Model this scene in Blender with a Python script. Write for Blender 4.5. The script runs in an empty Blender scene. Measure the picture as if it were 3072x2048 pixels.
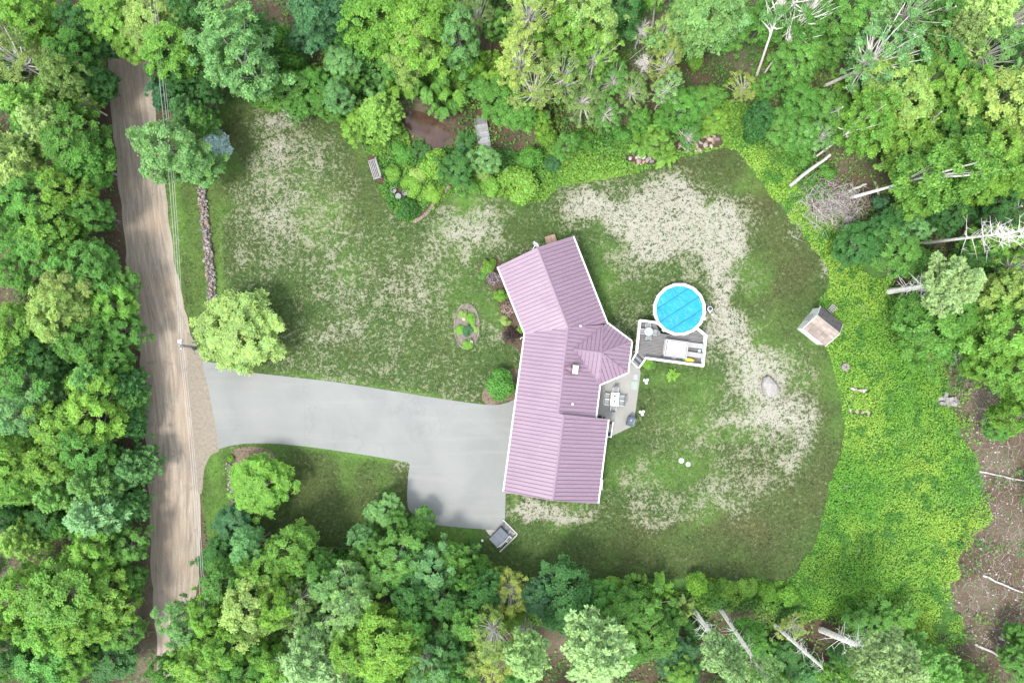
import bpy, bmesh, math, random
import numpy as np
from mathutils import Vector, Matrix, Quaternion

R = math.radians
rng = np.random.default_rng(11)
random.seed(11)
scene = bpy.context.scene
col = scene.collection

# ------------------------------------------------------------------ camera, sky, sun, exposure
CAM_H = 82.0          # metres above the lawn
MPP = 0.04            # metres of ground per photograph pixel
cam_d = bpy.data.cameras.new("camera")
cam = bpy.data.objects.new("camera", cam_d)
col.objects.link(cam)
cam.location = (0, 0, CAM_H)
cam.rotation_euler = (0, 0, 0)
cam_d.lens = 24.0
cam_d.sensor_width = 36.0
cam_d.clip_start = 0.5
cam_d.clip_end = 3000
scene.camera = cam

SUN_EL = 64.0
SUN_DIR = (-0.66, -0.75)       # towards the sun, seen from above
world = bpy.data.worlds.new("World")
scene.world = world
world.use_nodes = True
wn = world.node_tree.nodes
wl = world.node_tree.links
sky = wn.new("ShaderNodeTexSky")
sky.sky_type = 'NISHITA'
sky.sun_disc = False
sky.sun_elevation = R(SUN_EL)
sky.sun_rotation = math.atan2(SUN_DIR[0], SUN_DIR[1])
sky.air_density = 1.0
sky.dust_density = 0.6
thin_cloud = wn.new("ShaderNodeHueSaturation")          # high thin overcast: the blue of the sky is washed out
thin_cloud.inputs["Saturation"].default_value = 0.28
wl.new(sky.outputs[0], thin_cloud.inputs["Color"])
wl.new(thin_cloud.outputs[0], wn["Background"].inputs[0])
wn["Background"].inputs[1].default_value = 0.15
sun_d = bpy.data.lights.new("sun", 'SUN')
sun_d.energy = 1.1
sun_d.angle = R(14)
sun_d.color = (1.0, 0.95, 0.87)
sun = bpy.data.objects.new("sun", sun_d)
col.objects.link(sun)
sv = Vector((SUN_DIR[0], SUN_DIR[1], 0)).normalized() * math.cos(R(SUN_EL)) + Vector((0, 0, math.sin(R(SUN_EL))))
sun.rotation_euler = sv.to_track_quat('Z', 'Y').to_euler()
scene.view_settings.view_transform = 'Standard'
scene.view_settings.look = 'None'
scene.view_settings.exposure = 2.1
scene.view_settings.gamma = 1.0
scene.view_settings.use_curve_mapping = False

# ------------------------------------------------------------------ helpers
def W(px, py, z=0.0):
    k = MPP * (CAM_H - z) / CAM_H
    return Vector(((px - 1536) * k, (1024 - py) * k, z))

def link(o, parent=None):
    col.objects.link(o)
    if parent is not None:
        o.parent = parent
    return o

def tag(o, label=None, cat=None, group=None, kind=None):
    if label: o['label'] = label
    if cat: o['category'] = cat
    if group: o['group'] = group
    if kind: o['kind'] = kind
    return o

def empty(name, loc, rz=0.0, label=None, cat=None, group=None):
    o = bpy.data.objects.new(name, None)
    o.empty_display_size = 0.2
    o.location = loc
    o.rotation_euler = (0, 0, rz)
    link(o)
    return tag(o, label, cat, group)

class MB:
    def __init__(s):
        s.v = []; s.f = []
    def add(s, vs, fs):
        b = len(s.v)
        s.v += [tuple(x) for x in vs]
        s.f += [tuple(i + b for i in f) for f in fs]
        return s
    def box(s, c, d, rz=0.0, rx=0.0, ry=0.0):
        m = Matrix.Rotation(rz, 3, 'Z') @ Matrix.Rotation(ry, 3, 'Y') @ Matrix.Rotation(rx, 3, 'X')
        hx, hy, hz = d[0] / 2, d[1] / 2, d[2] / 2
        vs = [Vector(c) + m @ Vector((x, y, z)) for x, y, z in
              ((-hx, -hy, -hz), (hx, -hy, -hz), (hx, hy, -hz), (-hx, hy, -hz), (-hx, -hy, hz), (hx, -hy, hz), (hx, hy, hz), (-hx, hy, hz))]
        return s.add(vs, [(3, 2, 1, 0), (4, 5, 6, 7), (0, 1, 5, 4), (1, 2, 6, 5), (2, 3, 7, 6), (3, 0, 4, 7)])
    def bar(s, a, b, w, h, up=Vector((0, 0, 1))):
        a = Vector(a); b = Vector(b)
        d = (b - a)
        if d.length < 1e-6: return s
        t = d.normalized()
        r = t.cross(up)
        if r.length < 1e-4: r = Vector((1, 0, 0))
        r.normalize(); u = r.cross(t)
        r *= w / 2; u *= h / 2
        vs = [a - r - u, a + r - u, a + r + u, a - r + u, b - r - u, b + r - u, b + r + u, b - r + u]
        return s.add(vs, [(0, 1, 2, 3), (7, 6, 5, 4), (1, 0, 4, 5), (2, 1, 5, 6), (3, 2, 6, 7), (0, 3, 7, 4)])
    def prism(s, poly, z0, z1):
        n = len(poly)
        a = sum(poly[i][0] * poly[(i + 1) % n][1] - poly[(i + 1) % n][0] * poly[i][1] for i in range(n))
        if a < 0: poly = poly[::-1]
        vs = [(p[0], p[1], z0) for p in poly] + [(p[0], p[1], z1) for p in poly]
        fs = [tuple(range(n))[::-1], tuple(range(n, 2 * n))]
        fs += [(i, (i + 1) % n, n + (i + 1) % n, n + i) for i in range(n)]
        return s.add(vs, fs)
    def slab(s, poly, nrm, t):
        """extrude a 3D polygon downwards along -nrm by t"""
        n = len(poly)
        nn = Vector(nrm).normalized()
        fn = sum(((Vector(poly[i]) - Vector(poly[0])).cross(Vector(poly[(i + 1) % n]) - Vector(poly[0])) for i in range(n)), Vector())
        if fn.dot(nn) < 0: poly = poly[::-1]
        vs = [Vector(p) for p in poly] + [Vector(p) - nn * t for p in poly]
        fs = [tuple(range(n)), tuple(range(n, 2 * n))[::-1]]
        fs += [((i + 1) % n, i, n + i, n + (i + 1) % n) for i in range(n)]
        return s.add(vs, fs)
    def cyl(s, c, r0, r1, h, n=16):
        x, y, z = c
        vs = [(x + r0 * math.cos(2 * math.pi * i / n), y + r0 * math.sin(2 * math.pi * i / n), z) for i in range(n)]
        vs += [(x + r1 * math.cos(2 * math.pi * i / n), y + r1 * math.sin(2 * math.pi * i / n), z + h) for i in range(n)]
        fs = [tuple(range(n))[::-1], tuple(range(n, 2 * n))] + [(i, (i + 1) % n, n + (i + 1) % n, n + i) for i in range(n)]
        return s.add(vs, fs)
    def lathe(s, c, prof, n=20):
        x, y, z = c
        vs = []
        for r, h in prof:
            vs += [(x + r * math.cos(2 * math.pi * i / n), y + r * math.sin(2 * math.pi * i / n), z + h) for i in range(n)]
        fs = []
        for k in range(len(prof) - 1):
            fs += [(k * n + i, k * n + (i + 1) % n, (k + 1) * n + (i + 1) % n, (k + 1) * n + i) for i in range(n)]
        fs += [tuple(range(n))[::-1], tuple(range((len(prof) - 1) * n, len(prof) * n))]
        return s.add(vs, fs)
    def tube(s, pts, rad, n=7, cap=True):
        pts = [Vector(p) for p in pts]
        vs = []
        m = len(pts)
        for i, p in enumerate(pts):
            t = (pts[min(i + 1, m - 1)] - pts[max(i - 1, 0)])
            if t.length < 1e-6: t = Vector((0, 0, 1))
            t.normalize()
            a = Vector((0, 0, 1)) if abs(t.z) < 0.9 else Vector((1, 0, 0))
            u = t.cross(a).normalized(); w = t.cross(u)
            r = rad[i] if hasattr(rad, '__len__') else rad
            vs += [p + (u * math.cos(2 * math.pi * k / n) + w * math.sin(2 * math.pi * k / n)) * r for k in range(n)]
        fs = []
        for i in range(m - 1):
            fs += [(i * n + (k + 1) % n, i * n + k, (i + 1) * n + k, (i + 1) * n + (k + 1) % n) for k in range(n)]
        if cap:
            fs += [tuple(range(n)), tuple(range((m - 1) * n, m * n))[::-1]]
        return s.add(vs, fs)
    def mesh(s, name, m, smooth=False):
        me = bpy.data.meshes.new(name)
        me.from_pydata(s.v, [], s.f)
        me.materials.append(m)
        if smooth:
            me.polygons.foreach_set('use_smooth', [True] * len(me.polygons))
        me.update()
        return me
    def build(s, name, m, parent=None, smooth=False, color=None):
        o = bpy.data.objects.new(name, s.mesh(name, m, smooth))
        if color: o.color = (*color, 1)
        return link(o, parent)

def obj(name, me, parent=None, loc=(0, 0, 0), rot=None, scale=None, color=None):
    o = bpy.data.objects.new(name, me)
    o.location = loc
    if rot is not None: o.rotation_euler = rot
    if scale is not None: o.scale = scale if hasattr(scale, '__len__') else (scale,) * 3
    if color is not None: o.color = (*color[:3], 1)
    return link(o, parent)

# value noise in numpy
_tab = np.random.default_rng(5).random((256, 256))
def vnoise(x, y, s):
    x = np.asarray(x, float) * s + 71.3; y = np.asarray(y, float) * s + 37.7
    ix = np.floor(x).astype(int); iy = np.floor(y).astype(int)
    fx = x - ix; fy = y - iy
    fx = fx * fx * (3 - 2 * fx); fy = fy * fy * (3 - 2 * fy)
    g = lambda a, b: _tab[a % 256, b % 256]
    return (g(ix, iy) * (1 - fx) + g(ix + 1, iy) * fx) * (1 - fy) + (g(ix, iy + 1) * (1 - fx) + g(ix + 1, iy + 1) * fx) * fy
def fbm(x, y, s, o=3):
    t = 0; a = 0.5; n = 0
    for k in range(o):
        t = t + a * vnoise(x, y, s * 2 ** k); n += a; a *= 0.5
    return t / n

def smooth_poly(pts, k=6):
    """Catmull-Rom through closed points"""
    out = []; n = len(pts)
    for i in range(n):
        p0, p1, p2, p3 = (np.array(pts[(i + j - 1) % n], float) for j in range(4))
        for t in np.arange(k) / k:
            out.append(0.5 * ((2 * p1) + (-p0 + p2) * t + (2 * p0 - 5 * p1 + 4 * p2 - p3) * t * t + (-p0 + 3 * p1 - 3 * p2 + p3) * t ** 3))
    return [tuple(p) for p in out]
def smooth_line(pts, k=8):
    out = []; n = len(pts)
    P = [np.array(p, float) for p in pts]
    for i in range(n - 1):
        p0 = P[max(i - 1, 0)]; p1 = P[i]; p2 = P[i + 1]; p3 = P[min(i + 2, n - 1)]
        for t in np.arange(k) / k:
            out.append(0.5 * ((2 * p1) + (-p0 + p2) * t + (2 * p0 - 5 * p1 + 4 * p2 - p3) * t * t + (-p0 + 3 * p1 - 3 * p2 + p3) * t ** 3))
    out.append(P[-1])
    return [tuple(p) for p in out]

def sdf(poly, X, Y):
    """signed distance to a polygon, positive inside (arrays)"""
    P = np.array(poly, float); Q = np.roll(P, -1, 0)
    d = np.full(X.shape, 1e9); ins = np.zeros(X.shape, bool)
    for (ax, ay), (bx, by) in zip(P, Q):
        ex, ey = bx - ax, by - ay
        t = np.clip(((X - ax) * ex + (Y - ay) * ey) / max(ex * ex + ey * ey, 1e-12), 0, 1)
        d = np.minimum(d, np.hypot(X - ax - t * ex, Y - ay - t * ey))
        c = (ay > Y) != (by > Y)
        with np.errstate(divide='ignore', invalid='ignore'):
            xi = ax + (Y - ay) * ex / (ey if abs(ey) > 1e-12 else 1e-12)
        ins ^= c & (X < xi)
    return np.where(ins, d, -d)

def px_poly(pts, z=0.0):
    return [(W(x, y, z).x, W(x, y, z).y) for x, y in pts]

# ------------------------------------------------------------------ materials
def nodes(name):
    m = bpy.data.materials.new(name)
    m.use_nodes = True
    nt = m.node_tree
    return m, nt, nt.nodes["Principled BSDF"]
def N(nt, t, **kw):
    n = nt.nodes.new(t)
    for k, v in kw.items():
        setattr(n, k, v)
    return n
def noise(nt, scale, detail=3, rough=0.6, vec=None, dist=0.0):
    n = N(nt, "ShaderNodeTexNoise")
    n.inputs["Scale"].default_value = scale
    n.inputs["Detail"].default_value = detail
    n.inputs["Roughness"].default_value = rough
    n.inputs["Distortion"].default_value = dist
    if vec is not None: nt.links.new(vec, n.inputs["Vector"])
    return n.outputs["Fac"]
def ramp(nt, fac, stops):
    r = N(nt, "ShaderNodeValToRGB")
    e = r.color_ramp.elements
    while len(e) < len(stops): e.new(0.5)
    for i, (p, c) in enumerate(stops):
        e[i].position = p
        e[i].color = (*c, 1) if hasattr(c, '__len__') else (c, c, c, 1)
    nt.links.new(fac, r.inputs[0])
    return r.outputs[0]
def mixc(nt, fac, a, b, mode='MIX'):
    m = N(nt, "ShaderNodeMix", data_type='RGBA', blend_type=mode)
    for s, v in ((m.inputs[0], fac), (m.inputs[6], a), (m.inputs[7], b)):
        if hasattr(v, 'is_linked') or hasattr(v, 'links'): nt.links.new(v, s)
        elif hasattr(v, '__len__'): s.default_value = (*v, 1)
        else: s.default_value = v
    return m.outputs[2]
def math_(nt, op, a, b=None, c=None, clamp=False):
    m = N(nt, "ShaderNodeMath", operation=op, use_clamp=clamp)
    for i, v in enumerate((a, b, c)):
        if v is None: continue
        if hasattr(v, 'links'): nt.links.new(v, m.inputs[i])
        else: m.inputs[i].default_value = v
    return m.outputs[0]
def geo_pos(nt):
    return N(nt, "ShaderNodeNewGeometry").outputs["Position"]
def bump(nt, bsdf, h, strength=0.4, dist=0.05):
    b = N(nt, "ShaderNodeBump")
    b.inputs["Strength"].default_value = strength
    b.inputs["Distance"].default_value = dist
    nt.links.new(h, b.inputs["Height"])
    nt.links.new(b.outputs[0], bsdf.inputs["Normal"])

def plain(name, c, rough=0.6, var=0.12, scale=4.0, metal=0.0, spec=0.5, bmp=0.0, objcol=False, gain=1.0):
    """a painted / weathered surface: colour with soft mottling and fine grain"""
    m, nt, b = nodes(name)
    p = geo_pos(nt)
    n1 = noise(nt, scale, 4, 0.6, p)
    base = N(nt, "ShaderNodeObjectInfo").outputs["Color"] if objcol else c
    k = ramp(nt, n1, [(0.25, gain * (1 - var)), (0.75, gain * (1 + var))])
    col_ = mixc(nt, 1.0, base, k, 'MULTIPLY')
    nt.links.new(col_, b.inputs["Base Color"])
    b.inputs["Roughness"].default_value = rough
    b.inputs["Metallic"].default_value = metal
    b.inputs["Specular IOR Level"].default_value = spec
    if bmp: bump(nt, b, noise(nt, scale * 6, 3, 0.6, p), bmp, 0.02)
    return m

def leaf_mat(name, c=None, trans=0.3, spec=0.25, tintcol=False):
    """leaf: colour from the object (or per-leaf tint colour), thin and translucent"""
    m, nt, b = nodes(name)
    at = N(nt, "ShaderNodeAttribute", attribute_name="tint")
    if tintcol:
        cc = at.outputs["Color"]
    else:
        base = N(nt, "ShaderNodeObjectInfo").outputs["Color"] if c is None else c
        cc = mixc(nt, 1.0, base, at.outputs["Color"], 'MULTIPLY')
    nt.links.new(cc, b.inputs["Base Color"])
    b.inputs["Roughness"].default_value = 0.5
    b.inputs["Specular IOR Level"].default_value = spec
    tr = N(nt, "ShaderNodeBsdfTranslucent")
    nt.links.new(mixc(nt, 1.0, cc, (1.15, 1.1, 0.6), 'MULTIPLY'), tr.inputs[0])
    mx = N(nt, "ShaderNodeMixShader")
    mx.inputs[0].default_value = trans
    nt.links.new(b.outputs[0], mx.inputs[1])
    nt.links.new(tr.outputs[0], mx.inputs[2])
    nt.links.new(mx.outputs[0], nt.nodes["Material Output"].inputs[0])
    return m

M = {}
M['leaf'] = leaf_mat("leaf", trans=0.42)
M['needle'] = leaf_mat("needle", trans=0.15, spec=0.3)
M['cover'] = leaf_mat("ground_leaf", trans=0.38, tintcol=True)
M['bark'] = plain("bark", (0.2, 0.17, 0.14), 0.9, 0.35, 3.0, bmp=0.5, objcol=True, gain=0.66)
M['stone'] = plain("stone", None, 0.85, 0.3, 5.0, bmp=0.5, objcol=True, gain=0.62)
M['white'] = plain("white_vinyl", (0.8, 0.8, 0.79), 0.4, 0.05, 1.5, gain=0.75)
M['cloth'] = plain("white_cloth", (0.27, 0.27, 0.268), 0.8, 0.06, 2.0)
M['trim'] = plain("white_trim", (0.78, 0.78, 0.76), 0.4, 0.06, 1.0, gain=0.7)
M['wall'] = plain("siding", (0.72, 0.71, 0.67), 0.6, 0.05, 1.0)
M['concrete'] = plain("concrete", (0.5, 0.49, 0.45), 0.85, 0.1, 0.7, bmp=0.2, gain=0.45)
M['pad'] = plain("pale_concrete", (0.66, 0.65, 0.6), 0.85, 0.07, 0.8, bmp=0.2, gain=0.55)
M['black'] = plain("black_paint", (0.02, 0.02, 0.025), 0.4, 0.2, 3.0)
M['charcoal'] = plain("charcoal_metal", (0.045, 0.048, 0.06), 0.35, 0.2, 2.0)
M['greyblue'] = plain("grey_blue_metal", (0.09, 0.115, 0.15), 0.4, 0.25, 1.6, gain=0.7)
M['grey'] = plain("grey_fabric", (0.3, 0.32, 0.32), 0.7, 0.12, 3.0, gain=0.6)
M['greywood'] = plain("weathered_wood", (0.42, 0.41, 0.4), 0.85, 0.22, 2.5, bmp=0.3, objcol=True, gain=0.42)
M['deck'] = plain("deck_board", (0.3, 0.28, 0.28), 0.75, 0.14, 2.0, bmp=0.2, objcol=True, gain=0.45)
M['glass'] = plain("table_glass", (0.55, 0.62, 0.62), 0.08, 0.04, 2.0, gain=0.5)
M['alu'] = plain("aluminium", (0.6, 0.6, 0.6), 0.3, 0.05, 2.0, metal=0.8, gain=0.8)
M['wire'] = plain("wire", (0.5, 0.48, 0.46), 0.5, 0.05, 2.0, gain=0.7)
M['window'] = plain("window_glass", (0.03, 0.04, 0.05), 0.05, 0.1, 1.0)
M['paint'] = plain("coloured_paint", None, 0.5, 0.08, 2.5, objcol=True, gain=0.6)
M['terra'] = plain("terracotta", (0.32, 0.12, 0.07), 0.8, 0.15, 3.0)
M['shingle'] = plain("asphalt_shingle", (0.36, 0.32, 0.31), 0.9, 0.16, 1.8, bmp=0.4, objcol=True, gain=0.5)
M['mulch'] = plain("mulch", (0.13, 0.085, 0.06), 0.95, 0.5, 8.0, bmp=0.8, gain=0.6)

def roof_mat():
    m, nt, b = nodes("painted_metal_roof")
    p = geo_pos(nt)
    rnd = N(nt, "ShaderNodeObjectInfo").outputs["Random"]
    n1 = noise(nt, 0.35, 4, 0.55, p)
    n2 = noise(nt, 6, 3, 0.6, p)
    c = mixc(nt, n1, (0.160, 0.097, 0.140), (0.192, 0.118, 0.167))
    c = mixc(nt, 0.25, c, ramp(nt, rnd, [(0.0, (0.150, 0.092, 0.132)), (1.0, (0.205, 0.132, 0.180))]))
    c = mixc(nt, 1.0, c, ramp(nt, n2, [(0.3, 0.93), (0.7, 1.06)]), 'MULTIPLY')
    mp = N(nt, "ShaderNodeMapping"); mp.inputs["Scale"].default_value = (0.5, 5.0, 0.5); mp.inputs["Rotation"].default_value = (0, 0, R(8))
    nt.links.new(p, mp.inputs["Vector"])
    c = mixc(nt, ramp(nt, noise(nt, 1.0, 4, 0.6, mp.outputs[0], 0.4), [(0.5, 0.0), (0.72, 0.35)]), c, (0.235, 0.19, 0.21))
    nt.links.new(c, b.inputs["Base Color"])
    nt.links.new(ramp(nt, n1, [(0.3, 0.30), (0.7, 0.5)]), b.inputs["Roughness"])
    b.inputs["Specular IOR Level"].default_value = 0.9
    bump(nt, b, noise(nt, 1.2, 2, 0.5, p), 0.08, 0.03)
    return m
M['roof'] = roof_mat()

def ground_mat():
    m, nt, b = nodes("forest_floor")
    p = geo_pos(nt)
    n1 = noise(nt, 0.12, 4, 0.6, p)
    n2 = noise(nt, 1.5, 5, 0.7, p)
    n3 = noise(nt, 9, 4, 0.75, p, 0.6)
    c = ramp(nt, n3, [(0.3, (0.024, 0.013, 0.008)), (0.5, (0.075, 0.043, 0.028)), (0.68, (0.135, 0.09, 0.062)), (0.8, (0.22, 0.18, 0.135))])
    c2 = ramp(nt, n3, [(0.3, (0.055, 0.038, 0.026)), (0.55, (0.15, 0.115, 0.083)), (0.75, (0.25, 0.215, 0.165))])
    c = mixc(nt, ramp(nt, n1, [(0.45, 0.0), (0.62, 1.0)]), c, c2)
    c = mixc(nt, ramp(nt, n2, [(0.52, 0.0), (0.62, 0.8)]), c, (0.055, 0.10, 0.025))
    nt.links.new(c, b.inputs["Base Color"])
    b.inputs["Roughness"].default_value = 0.95
    bump(nt, b, n3, 0.8, 0.12)
    return m
M['ground'] = ground_mat()

def lawn_mat():
    m, nt, b = nodes("lawn_grass")
    p = geo_pos(nt)
    at = N(nt, "ShaderNodeAttribute", attribute_name="mask")
    sep = N(nt, "ShaderNodeSeparateColor")
    nt.links.new(at.outputs["Color"], sep.inputs[0])
    dry, lush, olive = sep.outputs[0], sep.outputs[1], sep.outputs[2]
    fine = noise(nt, 2.5, 6, 0.8, p, 0.7)
    mid = noise(nt, 0.8, 4, 0.6, p)
    speck = noise(nt, 11, 3, 0.7, p)
    # how much straw shows: mask pushed by speckle
    coarse = noise(nt, 1.0, 3, 0.6, p, 0.4)
    v = math_(nt, 'MULTIPLY_ADD', math_(nt, 'SUBTRACT', fine, 0.5), 3.6, dry)
    v = math_(nt, 'MULTIPLY_ADD', math_(nt, 'SUBTRACT', coarse, 0.5), 1.0, v)
    v = math_(nt, 'MULTIPLY_ADD', math_(nt, 'SUBTRACT', mid, 0.5), 0.7, v)
    straw = ramp(nt, v, [(0.42, 0.0), (0.60, 0.96)])
    green = ramp(nt, fine, [(0.28, (0.020, 0.040, 0.011)), (0.5, (0.046, 0.082, 0.021)), (0.72, (0.10, 0.145, 0.045))])
    ol = ramp(nt, fine, [(0.28, (0.026, 0.036, 0.011)), (0.5, (0.058, 0.070, 0.024)), (0.72, (0.115, 0.122, 0.05))])
    g = mixc(nt, olive, green, ol)
    bright = ramp(nt, mid, [(0.3, (0.065, 0.15, 0.022)), (0.7, (0.11, 0.20, 0.04))])
    g = mixc(nt, math_(nt, 'MULTIPLY', lush, ramp(nt, fine, [(0.3, 0.5), (0.6, 1.0)])), g, bright)
    pale = ramp(nt, dry, [(0.25, (0.16, 0.18, 0.095)), (0.5, (0.215, 0.218, 0.145)), (0.72, (0.30, 0.288, 0.235))])
    pale = mixc(nt, 1.0, pale, ramp(nt, speck, [(0.3, 0.78), (0.7, 1.15)]), 'MULTIPLY')
    c = mixc(nt, straw, g, pale)
    mw = N(nt, "ShaderNodeMapping"); mw.inputs["Scale"].default_value = (0.05, 1.1, 1.0); mw.inputs["Rotation"].default_value = (0, 0, R(4))
    nt.links.new(p, mw.inputs["Vector"])
    c = mixc(nt, 1.0, c, ramp(nt, noise(nt, 1.0, 2, 0.5, mw.outputs[0]), [(0.35, 0.95), (0.65, 1.04)]), 'MULTIPLY')
    nt.links.new(c, b.inputs["Base Color"])
    b.inputs["Roughness"].default_value = 0.9
    b.inputs["Specular IOR Level"].default_value = 0.2
    bump(nt, b, math_(nt, 'ADD', fine, speck), 0.7, 0.1)
    return m
M['lawn'] = lawn_mat()

def road_mat():
    m, nt, b = nodes("gravel_road")
    at = N(nt, "ShaderNodeAttribute", attribute_name="uvw")   # x across 0..1, y metres along
    sx = N(nt, "ShaderNodeSeparateXYZ")
    nt.links.new(at.outputs["Vector"], sx.inputs[0])
    p = geo_pos(nt)
    cmb = N(nt, "ShaderNodeCombineXYZ")
    nt.links.new(math_(nt, 'MULTIPLY', sx.outputs[0], 9.0), cmb.inputs[0])
    nt.links.new(math_(nt, 'MULTIPLY', sx.outputs[1], 0.11), cmb.inputs[1])
    st = noise(nt, 1.5, 6, 0.68, cmb.outputs[0], 0.9)
    grain = noise(nt, 14, 3, 0.7, p)
    n2 = noise(nt, 0.25, 3, 0.5, p)
    c = ramp(nt, st, [(0.28, (0.18, 0.15, 0.118)), (0.48, (0.235, 0.20, 0.158)), (0.62, (0.285, 0.242, 0.19)), (0.75, (0.34, 0.295, 0.238))])
    c = mixc(nt, ramp(nt, n2, [(0.4, 0.0), (0.7, 0.5)]), c, (0.27, 0.20, 0.14))
    # damp patches and potholes
    c = mixc(nt, ramp(nt, noise(nt, 0.55, 5, 0.7, p, 0.5), [(0.58, 0.0), (0.66, 0.45)]), c, (0.15, 0.122, 0.098))
    c = mixc(nt, ramp(nt, noise(nt, 5.0, 4, 0.8, p), [(0.62, 0.0), (0.7, 0.6)]), c, (0.36, 0.33, 0.28))
    # loose pale gravel along both shoulders
    e = math_(nt, 'ABSOLUTE', math_(nt, 'SUBTRACT', sx.outputs[0], 0.5))
    e = math_(nt, 'ADD', e, math_(nt, 'MULTIPLY', math_(nt, 'SUBTRACT', noise(nt, 1.2, 4, 0.6, p), 0.5), 0.25))
    c = mixc(nt, ramp(nt, e, [(0.36, 0.0), (0.46, 0.75)]), c, (0.28, 0.245, 0.195))
    c = mixc(nt, 1.0, c, ramp(nt, grain, [(0.3, 0.8), (0.7, 1.18)]), 'MULTIPLY')
    c = mixc(nt, 1.0, c, ramp(nt, st, [(0.3, 0.84), (0.7, 1.14)]), 'MULTIPLY')
    nt.links.new(c, b.inputs["Base Color"])
    b.inputs["Roughness"].default_value = 0.95
    bump(nt, b, math_(nt, 'ADD', grain, st), 0.5, 0.06)
    return m
M['road'] = road_mat()

def asphalt_mat():
    m, nt, b = nodes("pale_asphalt")
    p = geo_pos(nt)
    n1 = noise(nt, 0.16, 4, 0.55, p, 0.5)
    n2 = noise(nt, 22, 3, 0.7, p)
    n3 = noise(nt, 1.1, 5, 0.65, p, 1.0)
    c = ramp(nt, n1, [(0.3, (0.165, 0.173, 0.166)), (0.5, (0.188, 0.195, 0.186)), (0.7, (0.205, 0.211, 0.20))])
    c = mixc(nt, ramp(nt, n3, [(0.62, 0.0), (0.75, 0.35)]), c, (0.235, 0.238, 0.225))
    c = mixc(nt, 1.0, c, ramp(nt, n2, [(0.3, 0.91), (0.7, 1.08)]), 'MULTIPLY')
    c = mixc(nt, ramp(nt, noise(nt, 0.5, 6, 0.7, p, 1.6), [(0.60, 0.0), (0.75, 0.14)]), c, (0.13, 0.135, 0.13))
    vo = N(nt, "ShaderNodeTexVoronoi", feature='DISTANCE_TO_EDGE'); vo.inputs["Scale"].default_value = 0.16
    wv = N(nt, "ShaderNodeVectorMath", operation='ADD')
    nz = N(nt, "ShaderNodeTexNoise"); nz.inputs["Scale"].default_value = 0.7; nz.inputs["Detail"].default_value = 5
    nt.links.new(p, nz.inputs["Vector"]); nt.links.new(p, wv.inputs[0]); nt.links.new(nz.outputs["Color"], wv.inputs[1])
    nt.links.new(wv.outputs[0], vo.inputs["Vector"])
    c = mixc(nt, ramp(nt, vo.outputs["Distance"], [(0.002, 0.16), (0.006, 0.0)]), c, (0.08, 0.082, 0.08))
    mt = N(nt, "ShaderNodeMapping"); mt.inputs["Scale"].default_value = (0.06, 0.9, 1.0); mt.inputs["Rotation"].default_value = (0, 0, R(-7))
    nt.links.new(p, mt.inputs["Vector"])
    c = mixc(nt, ramp(nt, noise(nt, 1.0, 4, 0.6, mt.outputs[0], 0.5), [(0.52, 0.0), (0.72, 0.35)]), c, (0.24, 0.243, 0.232))
    nt.links.new(c, b.inputs["Base Color"])
    b.inputs["Roughness"].default_value = 0.85
    bump(nt, b, n2, 0.3, 0.01)
    return m
M['asphalt'] = asphalt_mat()

def water_mat():
    m, nt, b = nodes("pond_water")
    p = geo_pos(nt)
    c = ramp(nt, noise(nt, 0.6, 4, 0.6, p), [(0.3, (0.04, 0.022, 0.016)), (0.7, (0.085, 0.05, 0.036))])
    nt.links.new(c, b.inputs["Base Color"])
    b.inputs["Roughness"].default_value = 0.08
    bump(nt, b, noise(nt, 3, 3, 0.6, p), 0.15, 0.03)
    return m
M['water'] = water_mat()

def cover_mat():
    m, nt, b = nodes("pool_cover_vinyl")
    p = geo_pos(nt)
    n = noise(nt, 0.9, 5, 0.6, p, 0.8)
    c = ramp(nt, n, [(0.3, (0.0, 0.19, 0.285)), (0.5, (0.0, 0.215, 0.305)), (0.75, (0.003, 0.245, 0.325))])
    nt.links.new(c, b.inputs["Base Color"])
    b.inputs["Roughness"].default_value = 0.35
    bump(nt, b, noise(nt, 1.6, 5, 0.65, p, 1.4), 0.7, 0.12)
    return m
M['poolcover'] = cover_mat()
M['seam'] = plain("pool_cover_seam", (0.0, 0.10, 0.19), 0.4, 0.1, 2.0)

# ------------------------------------------------------------------ ground, lawn, road, driveway
def sheet(name, poly, z, m, kind='structure'):
    """a flat sheet with an exact outline"""
    bm = bmesh.new()
    vs = [bm.verts.new((x, y, z)) for x, y in poly]
    f = bm.faces.new(vs)
    bmesh.ops.triangulate(bm, faces=[f])
    bmesh.ops.recalc_face_normals(bm, faces=bm.faces[:])
    if sum(f.normal.z for f in bm.faces) < 0:
        bmesh.ops.reverse_faces(bm, faces=bm.faces[:])
    me = bpy.data.meshes.new(name); bm.to_mesh(me); bm.free()
    me.materials.append(m)
    o = link(bpy.data.objects.new(name, me))
    if kind: o['kind'] = kind
    return o

sheet("ground", [(-900, -900), (900, -900), (900, 900), (-900, 900)], 0.0, M['ground'])

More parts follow.
